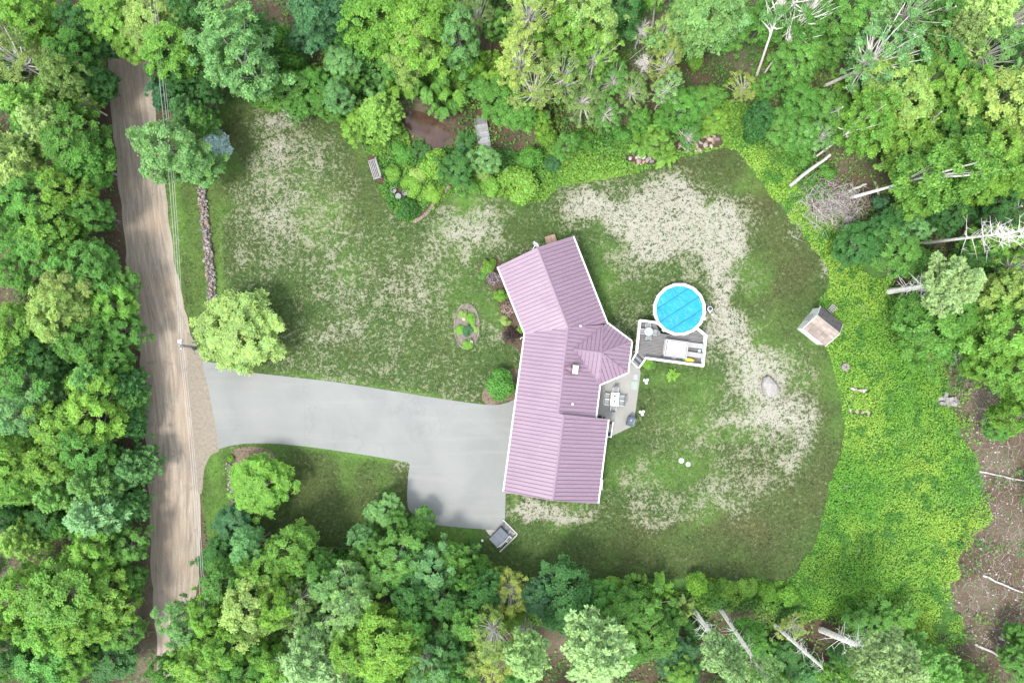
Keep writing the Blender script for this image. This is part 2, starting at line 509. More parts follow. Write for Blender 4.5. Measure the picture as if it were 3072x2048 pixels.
LAWN = px_poly(smooth_poly([
    (690, 250), (760, 320), (850, 338), (900, 340), (960, 345), (1040, 380), (1085, 430), (1105, 480), (1125, 545), (1165, 620),
    (1200, 655), (1245, 668), (1300, 632), (1345, 585), (1400, 578), (1500, 590), (1570, 608), (1630, 604), (1680, 562), (1780, 545),
    (1900, 522), (1990, 492), (2080, 466), (2150, 448), (2200, 446), (2240, 485), (2295, 560), (2370, 650), (2440, 740), (2478, 790),
    (2486, 850), (2462, 910), (2455, 960), (2480, 1040), (2505, 1120), (2525, 1220), (2535, 1310), (2522, 1380), (2490, 1450),
    (2472, 1540), (2440, 1640), (2400, 1705), (2350, 1742), (2250, 1740), (2000, 1736), (1800, 1735), (1650, 1738), (1560, 1715),
    (1490, 1690), (1420, 1650), (1330, 1620), (1180, 1640), (1000, 1640), (830, 1640), (730, 1600), (640, 1640), (612, 1560),
    (600, 1450), (590, 1300), (575, 1150), (555, 1000), (530, 850), (505, 650), (480, 480), (500, 420), (560, 380), (630, 330)], 4))

GX0, GX1, GY0, GY1, GS = -44.0, 42.0, -32.0, 34.0, 0.45
gx = np.arange(GX0, GX1, GS); gy = np.arange(GY0, GY1, GS)
GXX, GYY = np.meshgrid(gx, gy, indexing='ij')
LS = sdf(LAWN, GXX, GYY)

def blobs(lst, X, Y):
    """lst of (px,py,rx,ry,amp[,rot]) -> summed soft patches"""
    t = np.zeros(X.shape)
    for e in lst:
        px, py, rx, ry, a = e[:5]
        c = W(px, py)
        dx = (X - c.x) / (rx * MPP); dy = (Y - c.y) / (ry * MPP)
        if len(e) > 5:
            ca, sa = math.cos(R(e[5])), math.sin(R(e[5]))
            ux = (X - c.x) * ca + (Y - c.y) * sa; uy = -(X - c.x) * sa + (Y - c.y) * ca
            dx = ux / (rx * MPP); dy = uy / (ry * MPP)
        t = t + a * np.exp(-(dx * dx + dy * dy))
    return t

DRY = [(2130, 1180, 260, 60, .08), (2300, 1250, 190, 260, .16), (1000, 760, 330, 330, .08), (2080, 1480, 260, 60, .1), (800, 560, 120, 140, .26), (930, 440, 90, 90, .20), (740, 760, 80, 130, .12), (960, 700, 120, 140, .16), (1000, 1020, 130, 90, .22),
       (1020, 1130, 150, 26, .20), (1250, 800, 120, 120, .18), (1400, 720, 130, 70, .36), (1330, 640, 70, 50, .18), (1480, 660, 100, 55, .28),
       (1200, 960, 110, 120, .10), (870, 355, 110, 24, .30),
       (2050, 700, 150, 110, .62), (1860, 620, 110, 70, .48), (1780, 600, 80, 50, .30), (1990, 570, 110, 50, .30), (1900, 720, 90, 90, .35),
       (1880, 850, 60, 60, .34), (2180, 760, 70, 90, .42), (2150, 880, 60, 60, .34), (2200, 970, 50, 90, .52), (2260, 1060, 60, 70, .46),
       (2330, 1090, 60, 60, .26), (2350, 1230, 90, 80, .26), (2470, 800, 40, 70, .42), (2390, 720, 50, 60, .22), (2180, 1240, 90, 50, .22), (2090, 1330, 60, 60, .18),
       (2120, 1470, 110, 50, .26), (2280, 1400, 110, 80, .18), (1640, 1535, 110, 24, .62), (1560, 1545, 50, 25, .3), (1900, 1400, 60, 80, .16), (1960, 1540, 130, 30, .2),
       (1720, 650, 60, 50, .2), (2200, 620, 70, 60, .22), (1950, 1290, 60, 60, .12), (1215, 1385, 60, 16, .60), (2400, 1330, 50, 90, .14)]
LUSH = [(530, 700, 16, 330, 1.0), (512, 560, 14, 100, .6), (660, 800, 10, 170, .8), (1400, 598, 60, 18, .9), (1440, 650, 70, 35, .4), (2060, 1390, 60, 60, .7), (2110, 1180, 60, 60, .55),
        (2260, 1130, 50, 60, .5), (960, 1133, 150, 9, .9, -8), (1280, 1187, 120, 9, .9, -10), (1560, 1140, 30, 30, .2), (960, 1345, 70, 12, .9, -8), (1130, 1373, 90, 12, .9, -8),
        (640, 1400, 22, 90, .8), (660, 1560, 30, 60, .7), (1150, 1590, 60, 60, .4), (1300, 1590, 120, 16, .8, -6), (1545, 1500, 9, 50, 1.), (1380, 1600, 60, 25, .5), (1990, 1130, 90, 30, .5), (2030, 1250, 60, 50, .4),
        (880, 600, 50, 50, .2), (1050, 800, 60, 80, .25), (2430, 960, 30, 30, .4), (2150, 1440, 40, 50, .35), (980, 640, 60, 60, .25), (1370, 880, 70, 120, .3)]
OLIVE = [(2260, 560, 90, 90, .9), (2360, 790, 90, 150, .9), (2250, 640, 60, 80, .6), (600, 600, 40, 400, .8), (1000, 1480, 250, 110, .55), (640, 1480, 40, 80, .3), (2050, 1560, 300, 50, .7), (2000, 1680, 400, 50, .25), (2440, 1150, 50, 120, .7),  # olive grass; roadside strip and upper patch also paint in soft tree shade
         (2480, 1350, 40, 120, .6), (690, 420, 50, 120, .7), (900, 400, 120, 40, .5), (1560, 700, 60, 40, .4), (1130, 560, 20, 80, .5), (1060, 440, 40, 60, .6), (1750, 560, 60, 25, .6), (2100, 500, 90, 30, .7)]
GREEN_CUT = [(850, 930, 90, 110, .28), (590, 700, 45, 320, .8), (650, 420, 60, 150, .55), (1010, 400, 60, 60, .3), (1100, 520, 40, 120, .45), (1800, 830, 70, 120, .6), (2140, 900, 40, 55, .5), (1960, 870, 40, 60, .2), (1960, 1130, 110, 40, .5),  # cuts straw; several patches paint in the shade of house, pool and trees
             (2250, 540, 110, 80, .5), (2340, 830, 80, 120, .5), (2430, 900, 40, 60, .4), (1950, 1670, 420, 75, 1.0), (2400, 1560, 120, 120, .6), (1000, 1490, 280, 90, 1.0), (640, 1480, 50, 120, .8), (2010, 810, 90, 20, .3), (1450, 1060, 70, 60, .25), (1840, 1330, 40, 130, .5), (2500, 1250, 35, 200, .5), (2490, 1150, 35, 100, .5),
             (2110, 1180, 60, 60, .2), (2060, 1390, 60, 60, .25), (1600, 710, 60, 30, .4), (1300, 1620, 150, 40, .8)]

def lawn_masks(X, Y):
    # patches drift out of round: their coordinates are stirred by slow noise
    wx = X + (fbm(X + 13, Y + 5, .16, 3) - .5) * 6 + (fbm(X + 3, Y + 51, .6, 2) - .5) * 2.2
    wy = Y + (fbm(X - 27, Y + 9, .16, 3) - .5) * 6 + (fbm(X + 71, Y - 5, .6, 2) - .5) * 2.2
    d = 0.24 + blobs(DRY, wx, wy) - blobs(GREEN_CUT, wx, wy)
    d = d + (fbm(X, Y, 0.22, 3) - 0.5) * 0.5 + (fbm(X, Y, 0.8, 2) - 0.5) * 0.25
    l = blobs(LUSH, X, Y) + np.clip((fbm(X + 40, Y - 12, 0.17, 3) - 0.58) * 3, 0, 0.5)
    o = blobs(OLIVE, wx, wy) + np.clip((fbm(X - 40, Y + 19, 0.12, 3) - 0.5) * 2, 0, 0.6)
    return np.clip(d, 0, 0.74), np.clip(l, 0, 1), np.clip(o, 0, 1)

def clipped_grid(name, X, Y, S, z, m, masks):
    """grid cells inside S>0, boundary cells cut along S=0"""
    nx, ny = X.shape
    vid = -np.ones((nx, ny), int)
    verts = []; faces = []
    ins = S > 0
    for i, j in np.argwhere(ins):
        vid[i, j] = len(verts); verts.append((X[i, j], Y[i, j]))
    cut = {}
    def edge(a, b):
        k = (a, b) if a < b else (b, a)
        if k not in cut:
            sa, sb = S[a], S[b]; t = sa / (sa - sb)
            cut[k] = len(verts)
            verts.append((X[a] + (X[b] - X[a]) * t, Y[a] + (Y[b] - Y[a]) * t))
        return cut[k]
    cnt = ins[:-1, :-1].astype(int) + ins[1:, :-1] + ins[1:, 1:] + ins[:-1, 1:]
    for i, j in np.argwhere(cnt > 0):
        cs = [(i, j), (i + 1, j), (i + 1, j + 1), (i, j + 1)]
        if cnt[i, j] == 4:
            faces.append(tuple(vid[c] for c in cs)); continue
        f = []
        for k in range(4):
            a, b = cs[k], cs[(k + 1) % 4]
            if ins[a]: f.append(vid[a])
            if ins[a] != ins[b]: f.append(edge(a, b))
        if len(f) > 2: faces.append(tuple(f))
    me = bpy.data.meshes.new(name)
    me.from_pydata([(x, y, z) for x, y in verts], [], faces)
    V = np.array(verts)
    d = masks(V[:, 0], V[:, 1])
    ca = me.attributes.new("mask", 'FLOAT_COLOR', 'POINT')
    ca.data.foreach_set('color', np.stack([d[0], d[1], d[2], np.ones(len(V))], 1).astype(np.float32).ravel())
    me.materials.append(m); me.update()
    o = link(bpy.data.objects.new(name, me)); o['kind'] = 'structure'
    return o
clipped_grid("lawn", GXX, GYY, LS, 0.012, M['lawn'], lawn_masks)

# road: a strip with coordinates across and along
RL = smooth_line([(290, -200), (318, 100), (330, 300), (350, 500), (379, 784), (410, 993), (434, 1241), (447, 1502), (453, 1698), (466, 1894), (472, 2046), (480, 2300)])
RR = smooth_line([(425, -200), (446, 100), (462, 300), (486, 500), (520, 760), (548, 900), (575, 1010), (595, 1240), (600, 1480), (602, 1619), (594, 1737), (580, 1900), (575, 2046), (570, 2300)])
def resample(l, n):
    P = np.array(l); ys = np.linspace(P[0, 1], P[-1, 1], n)
    return np.stack([np.interp(ys, P[:, 1], P[:, 0]), ys], 1)
nr = 90
A_, B_ = resample(RL, nr), resample(RR, nr)
vs = []; uv = []; fs = []
for i in range(nr):
    for k in range(7):
        t = k / 6
        jit = 0 if 0 < k < 6 else (vnoise(A_[i, 1], k * 10, 0.06) - 0.5) * 10
        p = A_[i] * (1 - t) + B_[i] * t + np.array([jit, 0])
        w = W(*p); vs.append((w.x, w.y, 0.024)); uv.append((t, -w.y, 0))
    if i:
        for k in range(6):
            a = (i - 1) * 7 + k
            fs.append((a, a + 7, a + 8, a + 1))
me = bpy.data.meshes.new("dirt_road"); me.from_pydata(vs, [], fs)
ua = me.attributes.new("uvw", 'FLOAT_VECTOR', 'POINT'); ua.data.foreach_set('vector', np.array(uv, np.float32).ravel())
me.materials.append(M['road'])
if me.polygons[0].normal.z < 0: me.flip_normals()
road = link(bpy.data.objects.new("dirt_road", me)); road['kind'] = 'structure'

ROADPOLY = px_poly([tuple(p) for p in A_] + [tuple(p) for p in B_[::-1]])
APRON = px_poly(smooth_poly([(560, 1000), (590, 1040), (612, 1080), (628, 1150), (645, 1250), (658, 1344), (632, 1365), (612, 1410), (604, 1480), (585, 1450), (575, 1300), (565, 1150)], 4))
M['gravel'] = plain("loose_gravel", (0.40, 0.345, 0.27), 0.95, 0.22, 3.0, bmp=0.6, gain=0.5)
sheet("gravel_apron", APRON, 0.034, M['gravel'])
DRIVE = px_poly([(606, 1084)] + smooth_line([(612, 1083), (660, 1092), (720, 1112), (850, 1128), (1000, 1145), (1150, 1168), (1300, 1192), (1410, 1208), (1480, 1214), (1520, 1208), (1545, 1197), (1600, 1185)], 4)
                + [(1620, 1190), (1620, 1480), (1517, 1480), (1514, 1592)] + smooth_line([(1500, 1591), (1400, 1583), (1290, 1573)], 3) + smooth_line([(1262, 1550), (1226, 1528), (1222, 1460), (1229, 1392)], 4)
                + smooth_line([(1222, 1386), (1130, 1370), (1000, 1350), (900, 1337), (820, 1330), (740, 1330), (690, 1337), (655, 1347)], 4) + smooth_line([(648, 1290), (632, 1200), (618, 1140)], 3))
sheet("driveway", DRIVE, 0.046, M['asphalt'])

# pond, beds, patio slab
POND = px_poly(smooth_poly([(1200, 352), (1228, 333), (1262, 335), (1300, 350), (1335, 375), (1352, 405), (1335, 425), (1322, 460), (1300, 445), (1262, 415), (1225, 385)], 5))
sheet("pond_water", POND, 0.03, M['water'])
MEADOW = px_poly(smooth_poly([(2180, 430), (2260, 440), (2330, 500), (2420, 560), (2470, 620), (2560, 700), (2640, 800), (2720, 900), (2790, 1020), (2850, 1150), (2870, 1250), (2900, 1330), (2940, 1400), (2950, 1470),
                              (2910, 1560), (2850, 1660), (2860, 1800), (2880, 1880), (2780, 1915), (2640, 1880), (2500, 1850), (2350, 1820), (2200, 1790), (2000, 1775), (1800, 1755), (1700, 1745), (1900, 1720), (2300, 1700), (2420, 1500), (2450, 1200), (2400, 950), (2400, 800), (2300, 650)], 4))
M['meadow'] = plain("meadow_soil", (0.05, 0.12, 0.02), 0.95, 0.4, 1.5, bmp=0.5)
sheet("meadow", MEADOW, 0.006, M['meadow'])

PATIO = px_poly([(1760, 1150), (1860, 1040), (1900, 1062), (1916, 1092), (1922, 1118), (1906, 1237), (1902, 1276), (1836, 1307), (1800, 1310), (1770, 1255)])
MB().prism(PATIO, -0.2, 0.07).build("patio", M['concrete'])['kind'] = 'structure'
sheet("mulch_bed", px_poly(smooth_poly([(1480, 785), (1500, 780), (1560, 900), (1600, 1000), (1590, 1090), (1545, 1040), (1515, 1030), (1505, 1000), (1510, 960), (1490, 900), (1470, 860), (1440, 830), (1440, 790)], 4)), 0.022, M['mulch'])
M['chips'] = plain("wood_chips", (0.36, 0.26, 0.19), 0.95, 0.35, 6.0, bmp=0.6, gain=0.42)
sheet("wood_chip_bed", px_poly(smooth_poly([(1470, 1140), (1510, 1112), (1560, 1112), (1572, 1188), (1535, 1198), (1480, 1213), (1456, 1210), (1446, 1185)], 4)), 0.02, M['chips'])
sheet("bark_bed", px_poly(smooth_poly([(700, 1350), (760, 1340), (812, 1352), (826, 1390), (800, 1420), (740, 1430), (700, 1400)], 4)), 0.02, M['chips'])


# ------------------------------------------------------------------ house
def plane3(a, b, c):
    n = (b - a).cross(c - a).normalized()
    if n.z < 0: n = -n
    return n, n.dot(a)
def on_plane(pl, px, py):
    """the point of a roof plane that the photograph shows at px,py"""
    n, d = pl
    c = Vector((0, 0, CAM_H)); r = W(px, py) - c
    return c + r * ((d - n.dot(c)) / n.dot(r))
def z_on(pl, x, y):
    n, d = pl
    return (d - n.x * x - n.y * y) / n.z

ZE, ZR, ZG = 3.1, 5.3, 5.7
R0, R1, R2 = W(1612, 743, ZR), W(1704, 982, ZR), W(1675, 1241, ZR)
pNW = plane3(R0, R1, W(1494, 800, ZE))
pNE = plane3(R0, R1, W(1719, 709, ZE))
pMW = plane3(R1, R2, W(1511.5, 1474, ZE))
pME = plane3(R1, R2, W(1793, 1200, ZE + .1))
R3 = on_plane(pMW, 1692, 1244); R4 = on_plane(pMW, 1659, 1501)
pGE = plane3(R3, R4, W(1824.5, 1258, ZE))
W0, W1 = on_plane(pNW, 1494, 800), on_plane(pMW, 1575, 1001)
E0, E1 = on_plane(pNE, 1719, 709), on_plane(pNE, 1821, 969)
SW, SE, NEg = on_plane(pMW, 1511.5, 1474), on_plane(pGE, 1793.5, 1510), on_plane(pGE, 1824.5, 1258)
Wm = on_plane(pMW, 1545, 1224)
J, C_ = on_plane(pME, 1787, 1254), on_plane(pME, 1799, 1153)
AP = W(1805, 1058, 5.15)
Bk = on_plane(pME, 1722, 1047); Bk.z = min(Bk.z, 5.1)
G1, G2 = W(1895, 1024, ZE), W(1883, 1117, ZE)
V1 = on_plane(pNE, 1809, 977); V2 = on_plane(pME, 1793, 1146)
E1g = W(1821, 969, E1.z)

def clip(poly, n, d):
    """keep the part of a 3D polygon with n.p >= d"""
    out = []
    for i in range(len(poly)):
        a, b = poly[i], poly[(i + 1) % len(poly)]
        sa, sb = n.dot(a) - d, n.dot(b) - d
        if sa >= 0: out.append(a)
        if (sa >= 0) != (sb >= 0): out.append(a.lerp(b, sa / (sa - sb)))
    return out

cen = W(1680, 1130, 0)
house = empty("ranch_house", cen, 0, "long ranch house with a bent plan and a mauve metal roof beside the driveway", "house")
def hl(o):      # keep world position under the house empty
    o.location = -cen
    return o
def hpart(mb, name, m, parent=house, **k):
    o = mb.build(name, m, parent, **k)
    if parent is house: o.location = -cen
    return o

roofdeck = MB()
roof_polys = []
def roof_plane(poly, axis, step=0.46):
    """standing seam panels running down the slope; axis = direction along the eave"""
    n = (poly[1] - poly[0]).cross(poly[2] - poly[0]).normalized()
    if n.z < 0: n = -n
    roof_polys.append((poly, n, axis, step))
    roofdeck.slab([p - n * 0.03 for p in poly], n, 0.12)

aN = (R1 - R0).normalized(); aM = (R2 - R1).normalized()
roof_plane([R0, R1, W1, W0], aN)
roof_plane([R0, E0, E1, R1], aN)
roof_plane([R1, R2, Wm, W1], aM)
roof_plane([R3, R4, SW, Wm, R2], aM)
roof_plane([R1, V1, V2, C_, J, R2], aM)
roof_plane([R3, NEg, SE, R4], aM)
lift = Vector((0, 0, 0.06))
gz = [v + lift for v in (AP, Bk, V1, V2, E1g, G1, G2, C_)]
aAP, aBk, aV1, aV2, aE1, aG1, aG2, aC = gz
roof_plane([aAP, aBk, aV1], (aAP - aBk).normalized())
roof_plane([aAP, aV2, aBk], (aAP - aBk).normalized())
roof_plane([aAP, aV1, aG1], (aG1 - aE1).normalized())
roof_plane([aV1, aE1, aG1], (aG1 - aE1).normalized())
roof_plane([aAP, aG1, aG2], (aG2 - aG1).normalized())
roof_plane([aAP, aG2, aC], (aC - aG2).normalized())
roof_plane([aAP, aC, aV2], (aC - aG2).normalized())

roof = hpart(roofdeck, "roof", M['roof'])
M['seamrib'] = plain("roof_seam", (0.095, 0.060, 0.085), 0.4, 0.08, 1.0)
npan = 0
for poly, n, ax, step in roof_polys:
    ax = (ax - n * ax.dot(n)).normalized()
    ts = [ax.dot(p) for p in poly]
    t = min(ts)
    while t < max(ts) - 0.03:
        q = clip(clip(poly, ax, t + 0.012), -ax, -(min(t + step, max(ts)) - 0.012))
        if len(q) >= 3:
            area = sum(((q[i] - q[0]).cross(q[i + 1] - q[0]) for i in range(1, len(q) - 1)), Vector()).length / 2
            if area > 0.02:
                mb = MB()
                mb.slab([p + n * 0.012 for p in q], n, 0.035)
                pn = mb.build("roof_panel", M['roof'], roof); npan += 1
                # the raised seam along this panel's edge
                e = [p for p in q if abs(ax.dot(p) - (min(t + step, max(ts)) - 0.012)) < 0.01]
                if len(e) == 2 and (e[0] - e[1]).length > 0.15 and t + step < max(ts):
                    sm = MB(); o_ = n * 0.03
                    sm.bar(e[0] + o_, e[1] + o_, 0.05, 0.055, n)
                    sm.build("roof_seam", M['seamrib'], roof)
        t += step
def cap(a, b, w=0.26, up=0.03, name="ridge_cap", sides=None):
    mb = MB(); d = (b - a).normalized(); s = d.cross(Vector((0, 0, 1))).normalized() * w / 2
    u = Vector((0, 0, up))
    n1 = a + u + Vector((0, 0, 0.035)); n2 = b + u + Vector((0, 0, 0.035))
    dr = Vector((0, 0, -w * 0.2))
    mb.add([a + s + u + dr, n1, a - s + u + dr, b + s + u + dr, n2, b - s + u + dr], [(0, 1, 4, 3), (1, 2, 5, 4), (0, 2, 1), (3, 4, 5), (2, 0, 3, 5)])
    mb.build(name, M['roof'], roof)
cap(R0, R1, .3, .05); cap(R1, R2, .3, .05); cap(R3, R4, .3, .05)
cap(aAP, aBk, .28, .06)
for v in (aV1, aG1, aG2, aC): cap(aAP, v, .28, .06, "hip_cap")
cap(aBk, aV1, .24, .05, "valley_flashing"); cap(aBk, aC, .24, .05, "valley_flashing"); cap(R1, aV1, .24, .04, "valley_flashing")
# gutters (white) and verge fascias
def gutter(a, b, out):
    mb = MB(); o_ = Vector(out).normalized() * 0.07
    mb.bar(a + o_ + Vector((0, 0, -0.03)), b + o_ + Vector((0, 0, -0.03)), 0.17, 0.14)
    mb.build("gutter", M['trim'], roof)
def outn(a, b, c):
    d = (b - a); n = Vector((d.y, -d.x, 0)).normalized()
    return n if n.dot(a - c) > 0 else -n
for a, b in ((W0, W1), (W1, SW), (E0, E1), (aE1, aG1), (aG1, aG2), (aG2, aC), (C_, J), (NEg, SE)):
    gutter(a, b, outn(a, b, cen))
M['fascia'] = plain("verge_trim", (0.22, 0.155, 0.19), 0.5, 0.05, 1.0)
def verge(a, b):
    mb = MB(); mb.bar(a + Vector((0, 0, -0.06)), b + Vector((0, 0, -0.06)), 0.06, 0.2)
    mb.build("verge_board", M['fascia'], roof)
for a, b in ((R0, W0), (R0, E0), (R4, SW), (R4, SE), (R3, NEg), (R2, R3)):
    verge(a, b)

def wing(name, ra, rb, wa, wb, ea, eb, inset=0.45):
    """walls of a wing: gable profile extruded under its roof"""
    ax = (rb - ra).normalized()
    vs = []
    for r_, w_, e_, s in ((ra, wa, ea, 1), (rb, wb, eb, -1)):
        off = ax * inset * s
        w2 = w_.lerp(r_, inset / (w_ - r_).length) + off; e2 = e_.lerp(r_, inset / (e_ - r_).length) + off; r2 = r_ + off
        d = Vector((0, 0, -0.2))
        vs += [Vector((w2.x, w2.y, 0)), w2 + d, r2 + d, e2 + d, Vector((e2.x, e2.y, 0))]
    mb = MB().add(vs, [(0, 1, 2, 3, 4), (9, 8, 7, 6, 5), (0, 5, 6, 1), (1, 6, 7, 2), (2, 7, 8, 3), (3, 8, 9, 4), (4, 9, 5, 0)])
    return hpart(mb, name, M['wall'])
wing("wall", R0, R1, W0, W1, E0, E1)
wing("wall", R1 - aM * .5, R2 + aM * .4, W1, Wm, on_plane(pME, 1812, 1000), J, .5)
wing("wall", R3, R4, Wm, SW, NEg, SE, .42)
ctr = Vector((sum(p.x for p in (G1, G2, C_, E1)) / 4, sum(p.y for p in (G1, G2, C_, E1)) / 4, 0))
hpart(MB().prism([tuple((ctr + (Vector((p.x, p.y, 0)) - ctr) * 0.88).xy) for p in (E1, G1, G2, C_, R2.lerp(R1, .6))], 0.0, ZE - .1), "sunroom_wall", M['wall'])
# windows, garage doors and doors on the long walls
def opening(name, a, b, f0, width, z0, z1, m, inset=0.5, cenp=cen):
    d = (b - a); d.z = 0; L = d.length; d.normalize(); n = outn(a, b, cenp)
    c = a + d * (L * f0); c = Vector((c.x, c.y, 0)) - n * inset
    rz = math.atan2(d.y, d.x)
    fr = MB()
    h = z1 - z0
    fr.box((c.x, c.y, z0 - .05), (width + .2, .12, .1), rz).box((c.x, c.y, z1 + .05), (width + .2, .12, .1), rz)
    for s in (-1, 1):
        q = c + d * s * (width / 2 + .05)
        fr.box((q.x, q.y, (z0 + z1) / 2), (.1, .12, h), rz)
    w = hpart(fr, name, M['trim'])
    MB().box((c.x, c.y, (z0 + z1) / 2), (width, .07, h), rz).build("pane" if name == "window" else "leaf_panel", m, w)
    return w
for f in (.18, .5, .8): opening("window", W0, W1, f, 1.4, 1.0, 2.2, M['window'])
for f in (.15, .3): opening("window", W1, SW, f, 1.4, 1.0, 2.2, M['window'])
opening("front_door", W1, SW, .41, 1.0, .15, 2.2, M['terra'], .46)
for f in (.64, .84): opening("garage_door", W1, SW, f, 2.7, .12, 2.4, M['white'], .46)
for f in (.25, .6): opening("window", E0, E1, f, 1.4, 1.0, 2.2, M['window'])
for f in (.35, .7): opening("window", NEg, SE, f, 1.2, 1.0, 2.1, M['window'], .42)
# chimney with white cap, cricket flashing, vents
def chim():
    p = on_plane(pME, 1724, 1107); rz = R(-6)
    mb = MB().box((p.x, p.y, p.z + .35), (.78, 1.1, 1.3), rz)
    c = hpart(mb, "chimney", plain("chimney_siding", (.12, .085, .07), .8, .2, 4, bmp=.3))
    MB().box((p.x, p.y, p.z + 1.05), (.6, .94, .1), rz).box((p.x, p.y, p.z + 1.12), (.5, .84, .05), rz).build("chimney_cap", M['trim'], c)
    a, b1, b2 = on_plane(pME, 1695, 1101), on_plane(pME, 1713, 1094), on_plane(pME, 1713, 1116)
    t = on_plane(pME, 1714, 1104) + Vector((0, 0, .4)); u = Vector((0, 0, .05))
    MB().add([a + u, b1 + u, t, b2 + u], [(0, 2, 1), (0, 3, 2), (1, 2, 3), (0, 1, 3)]).build("flashing", M['roof'], c)
chim()
for px_, py_, pl, r_ in ((1741, 978, pNE, .12), (1717, 1211, pME, .13)):
    p = on_plane(pl, px_, py_)
    v = MB().lathe(p - Vector((0, 0, .1)), [(r_ * 1.5, 0), (r_ * 1.4, .12), (r_, .16), (r_, .45), (r_ * .8, .5)], 12)
    hpart(v, "roof_vent", M['trim'])
# small window awning on the garage's far wall
aw = on_plane(pGE, 1801, 1455)
hpart(MB().box((aw.x + .14, aw.y, 2.75), (.34, 1.15, .06), R(-6), 0, R(12)), "window_awning", M['white'])

# satellite dish on the north gable
t = empty("satellite_dish", W(1604, 738, 4.9), R(-35), "white satellite dish on an arm at the peak of the north gable", "satellite dish")
dsh = MB(); 
prof = [(.02, .0), (.2, .025), (.34, .07), (.42, .13), (.43, .14), (.42, .145), (.3, .08), (.05, .03)]
dsh.lathe((0, 0, 0), prof, 20)
d_o = dsh.build("reflector", M['white'], t, smooth=True); d_o.rotation_euler = (R(-55), R(10), 0); d_o.location = (0, .1, .25)
MB().tube([(0, .1, .25), (0.02, -.35, .1), (0.05, -.6, -.3)], .035).build("mounting_arm", M['white'], t)
MB().tube([(0, .1, .25), (-.25, .3, .5)], .02).box((-.27, .32, .52), (.1, .08, .1)).build("receiver_arm", M['white'], t)

# brown wooden landing on the north gable
t = empty("wooden_landing", W(1653, 724), R(17), "small tan plank landing against the north gable wall", "landing")
for i in range(8):
    obj("plank", MB().box((-.56 + i * .16, 0, .62), (.15, 1.3, .04)).mesh("plank", M['paint']), t, color=[(.48, .30, .20), (.42, .26, .17), (.52, .35, .25)][i % 3])
for sx in (-.6, .6):
    for sy in (-.6, .6): MB().box((sx * .95, sy * .95, .3), (.1, .1, .6)).build("post", M['bark'], t, color=(.3, .2, .13))

# ------------------------------------------------------------------ pool, deck and what stands on it
PC = W(2039.4, 927.8, 1.35); PR = 3.14
pool = empty("round_pool", (PC.x, PC.y, 0), 0, "round above-ground pool under a bright blue cover, white rim", "pool")
NS = 16
def ring_pt(r, i, z): a = 2 * math.pi * (i + .5) / NS; return Vector((r * math.cos(a), r * math.sin(a), z))
wm = MB()
for i in range(NS):
    a, b = ring_pt(PR - .16, i, 0), ring_pt(PR - .16, i + 1, 0)
    wm.add([a, b, b + Vector((0, 0, 1.3)), a + Vector((0, 0, 1.3))], [(0, 1, 2, 3)])
wm.build("pool_wall", M['pad'], pool)
for i in range(NS):
    a0, a1 = ring_pt(PR - .34, i, 1.3), ring_pt(PR - .34, i + 1, 1.3); b0, b1 = ring_pt(PR, i, 1.3), ring_pt(PR, i + 1, 1.3)
    g = (a1 - a0).normalized() * .008
    MB().slab([a0 + g, b0 + g, b1 - g, a1 - g], (0, 0, 1), .06).build("rim_segment", M['white'], pool)
    q = ring_pt(PR - .12, i, 0)
    MB().box((q.x, q.y, .65), (.16, .1, 1.3), math.atan2(q.y, q.x)).build("upright", M['white'], pool)
sa = R(33); sd = Vector((math.cos(sa), math.sin(sa), 0)); sn = Vector((-sd.y, sd.x, 0))
cvr = MB().cyl((0, 0, 1.13), PR - .345, PR - .345, .02, 48).build("pool_cover", M['seam'], pool)
edges = [-PR, -1.45, .02, 1.5, PR]
for k in range(4):
    lo, hi = edges[k] + .042, edges[k + 1] - .042
    disc = [Vector(((PR - .36) * math.cos(2 * math.pi * i / 64), (PR - .36) * math.sin(2 * math.pi * i / 64), 1.2)) for i in range(64)]
    q = clip(clip(disc, sn, lo), -sn, -hi)
    # a gently puckered vinyl strip
    bm = bmesh.new(); f = bm.faces.new([bm.verts.new(p) for p in q])
    for cut in np.arange(-3, 3.01, .25):
        bmesh.ops.bisect_plane(bm, geom=bm.verts[:] + bm.edges[:] + bm.faces[:], plane_co=sd * cut, plane_no=sd)
    for cut in np.arange(-3, 3.01, .25):
        bmesh.ops.bisect_plane(bm, geom=bm.verts[:] + bm.edges[:] + bm.faces[:], plane_co=sn * cut, plane_no=sn)
    for v in bm.verts:
        e_ = min(abs(sn.dot(v.co) - lo), abs(sn.dot(v.co) - hi), .3) / .3
        v.co.z = 1.165 + .05 * e_ + .10 * (float(fbm(v.co.x + k * 9, v.co.y, 1.0)) - .5)
    me = bpy.data.meshes.new("cover_strip"); bm.to_mesh(me); bm.free(); me.materials.append(M['poolcover'])
    if me.polygons[0].normal.z < 0: me.flip_normals()
    me.polygons.foreach_set('use_smooth', [True] * len(me.polygons))
    obj("cover_strip", me, cvr)
for a_, w_ in ((R(-20), .34), (R(210), .5), (R(232), .36)):
    q = Vector((math.cos(a_), math.sin(a_), 0)) * (PR - .02)
    MB().box((q.x, q.y, 1.36), (.26, w_, .14), a_).build("skimmer_lid", M['white'], pool)

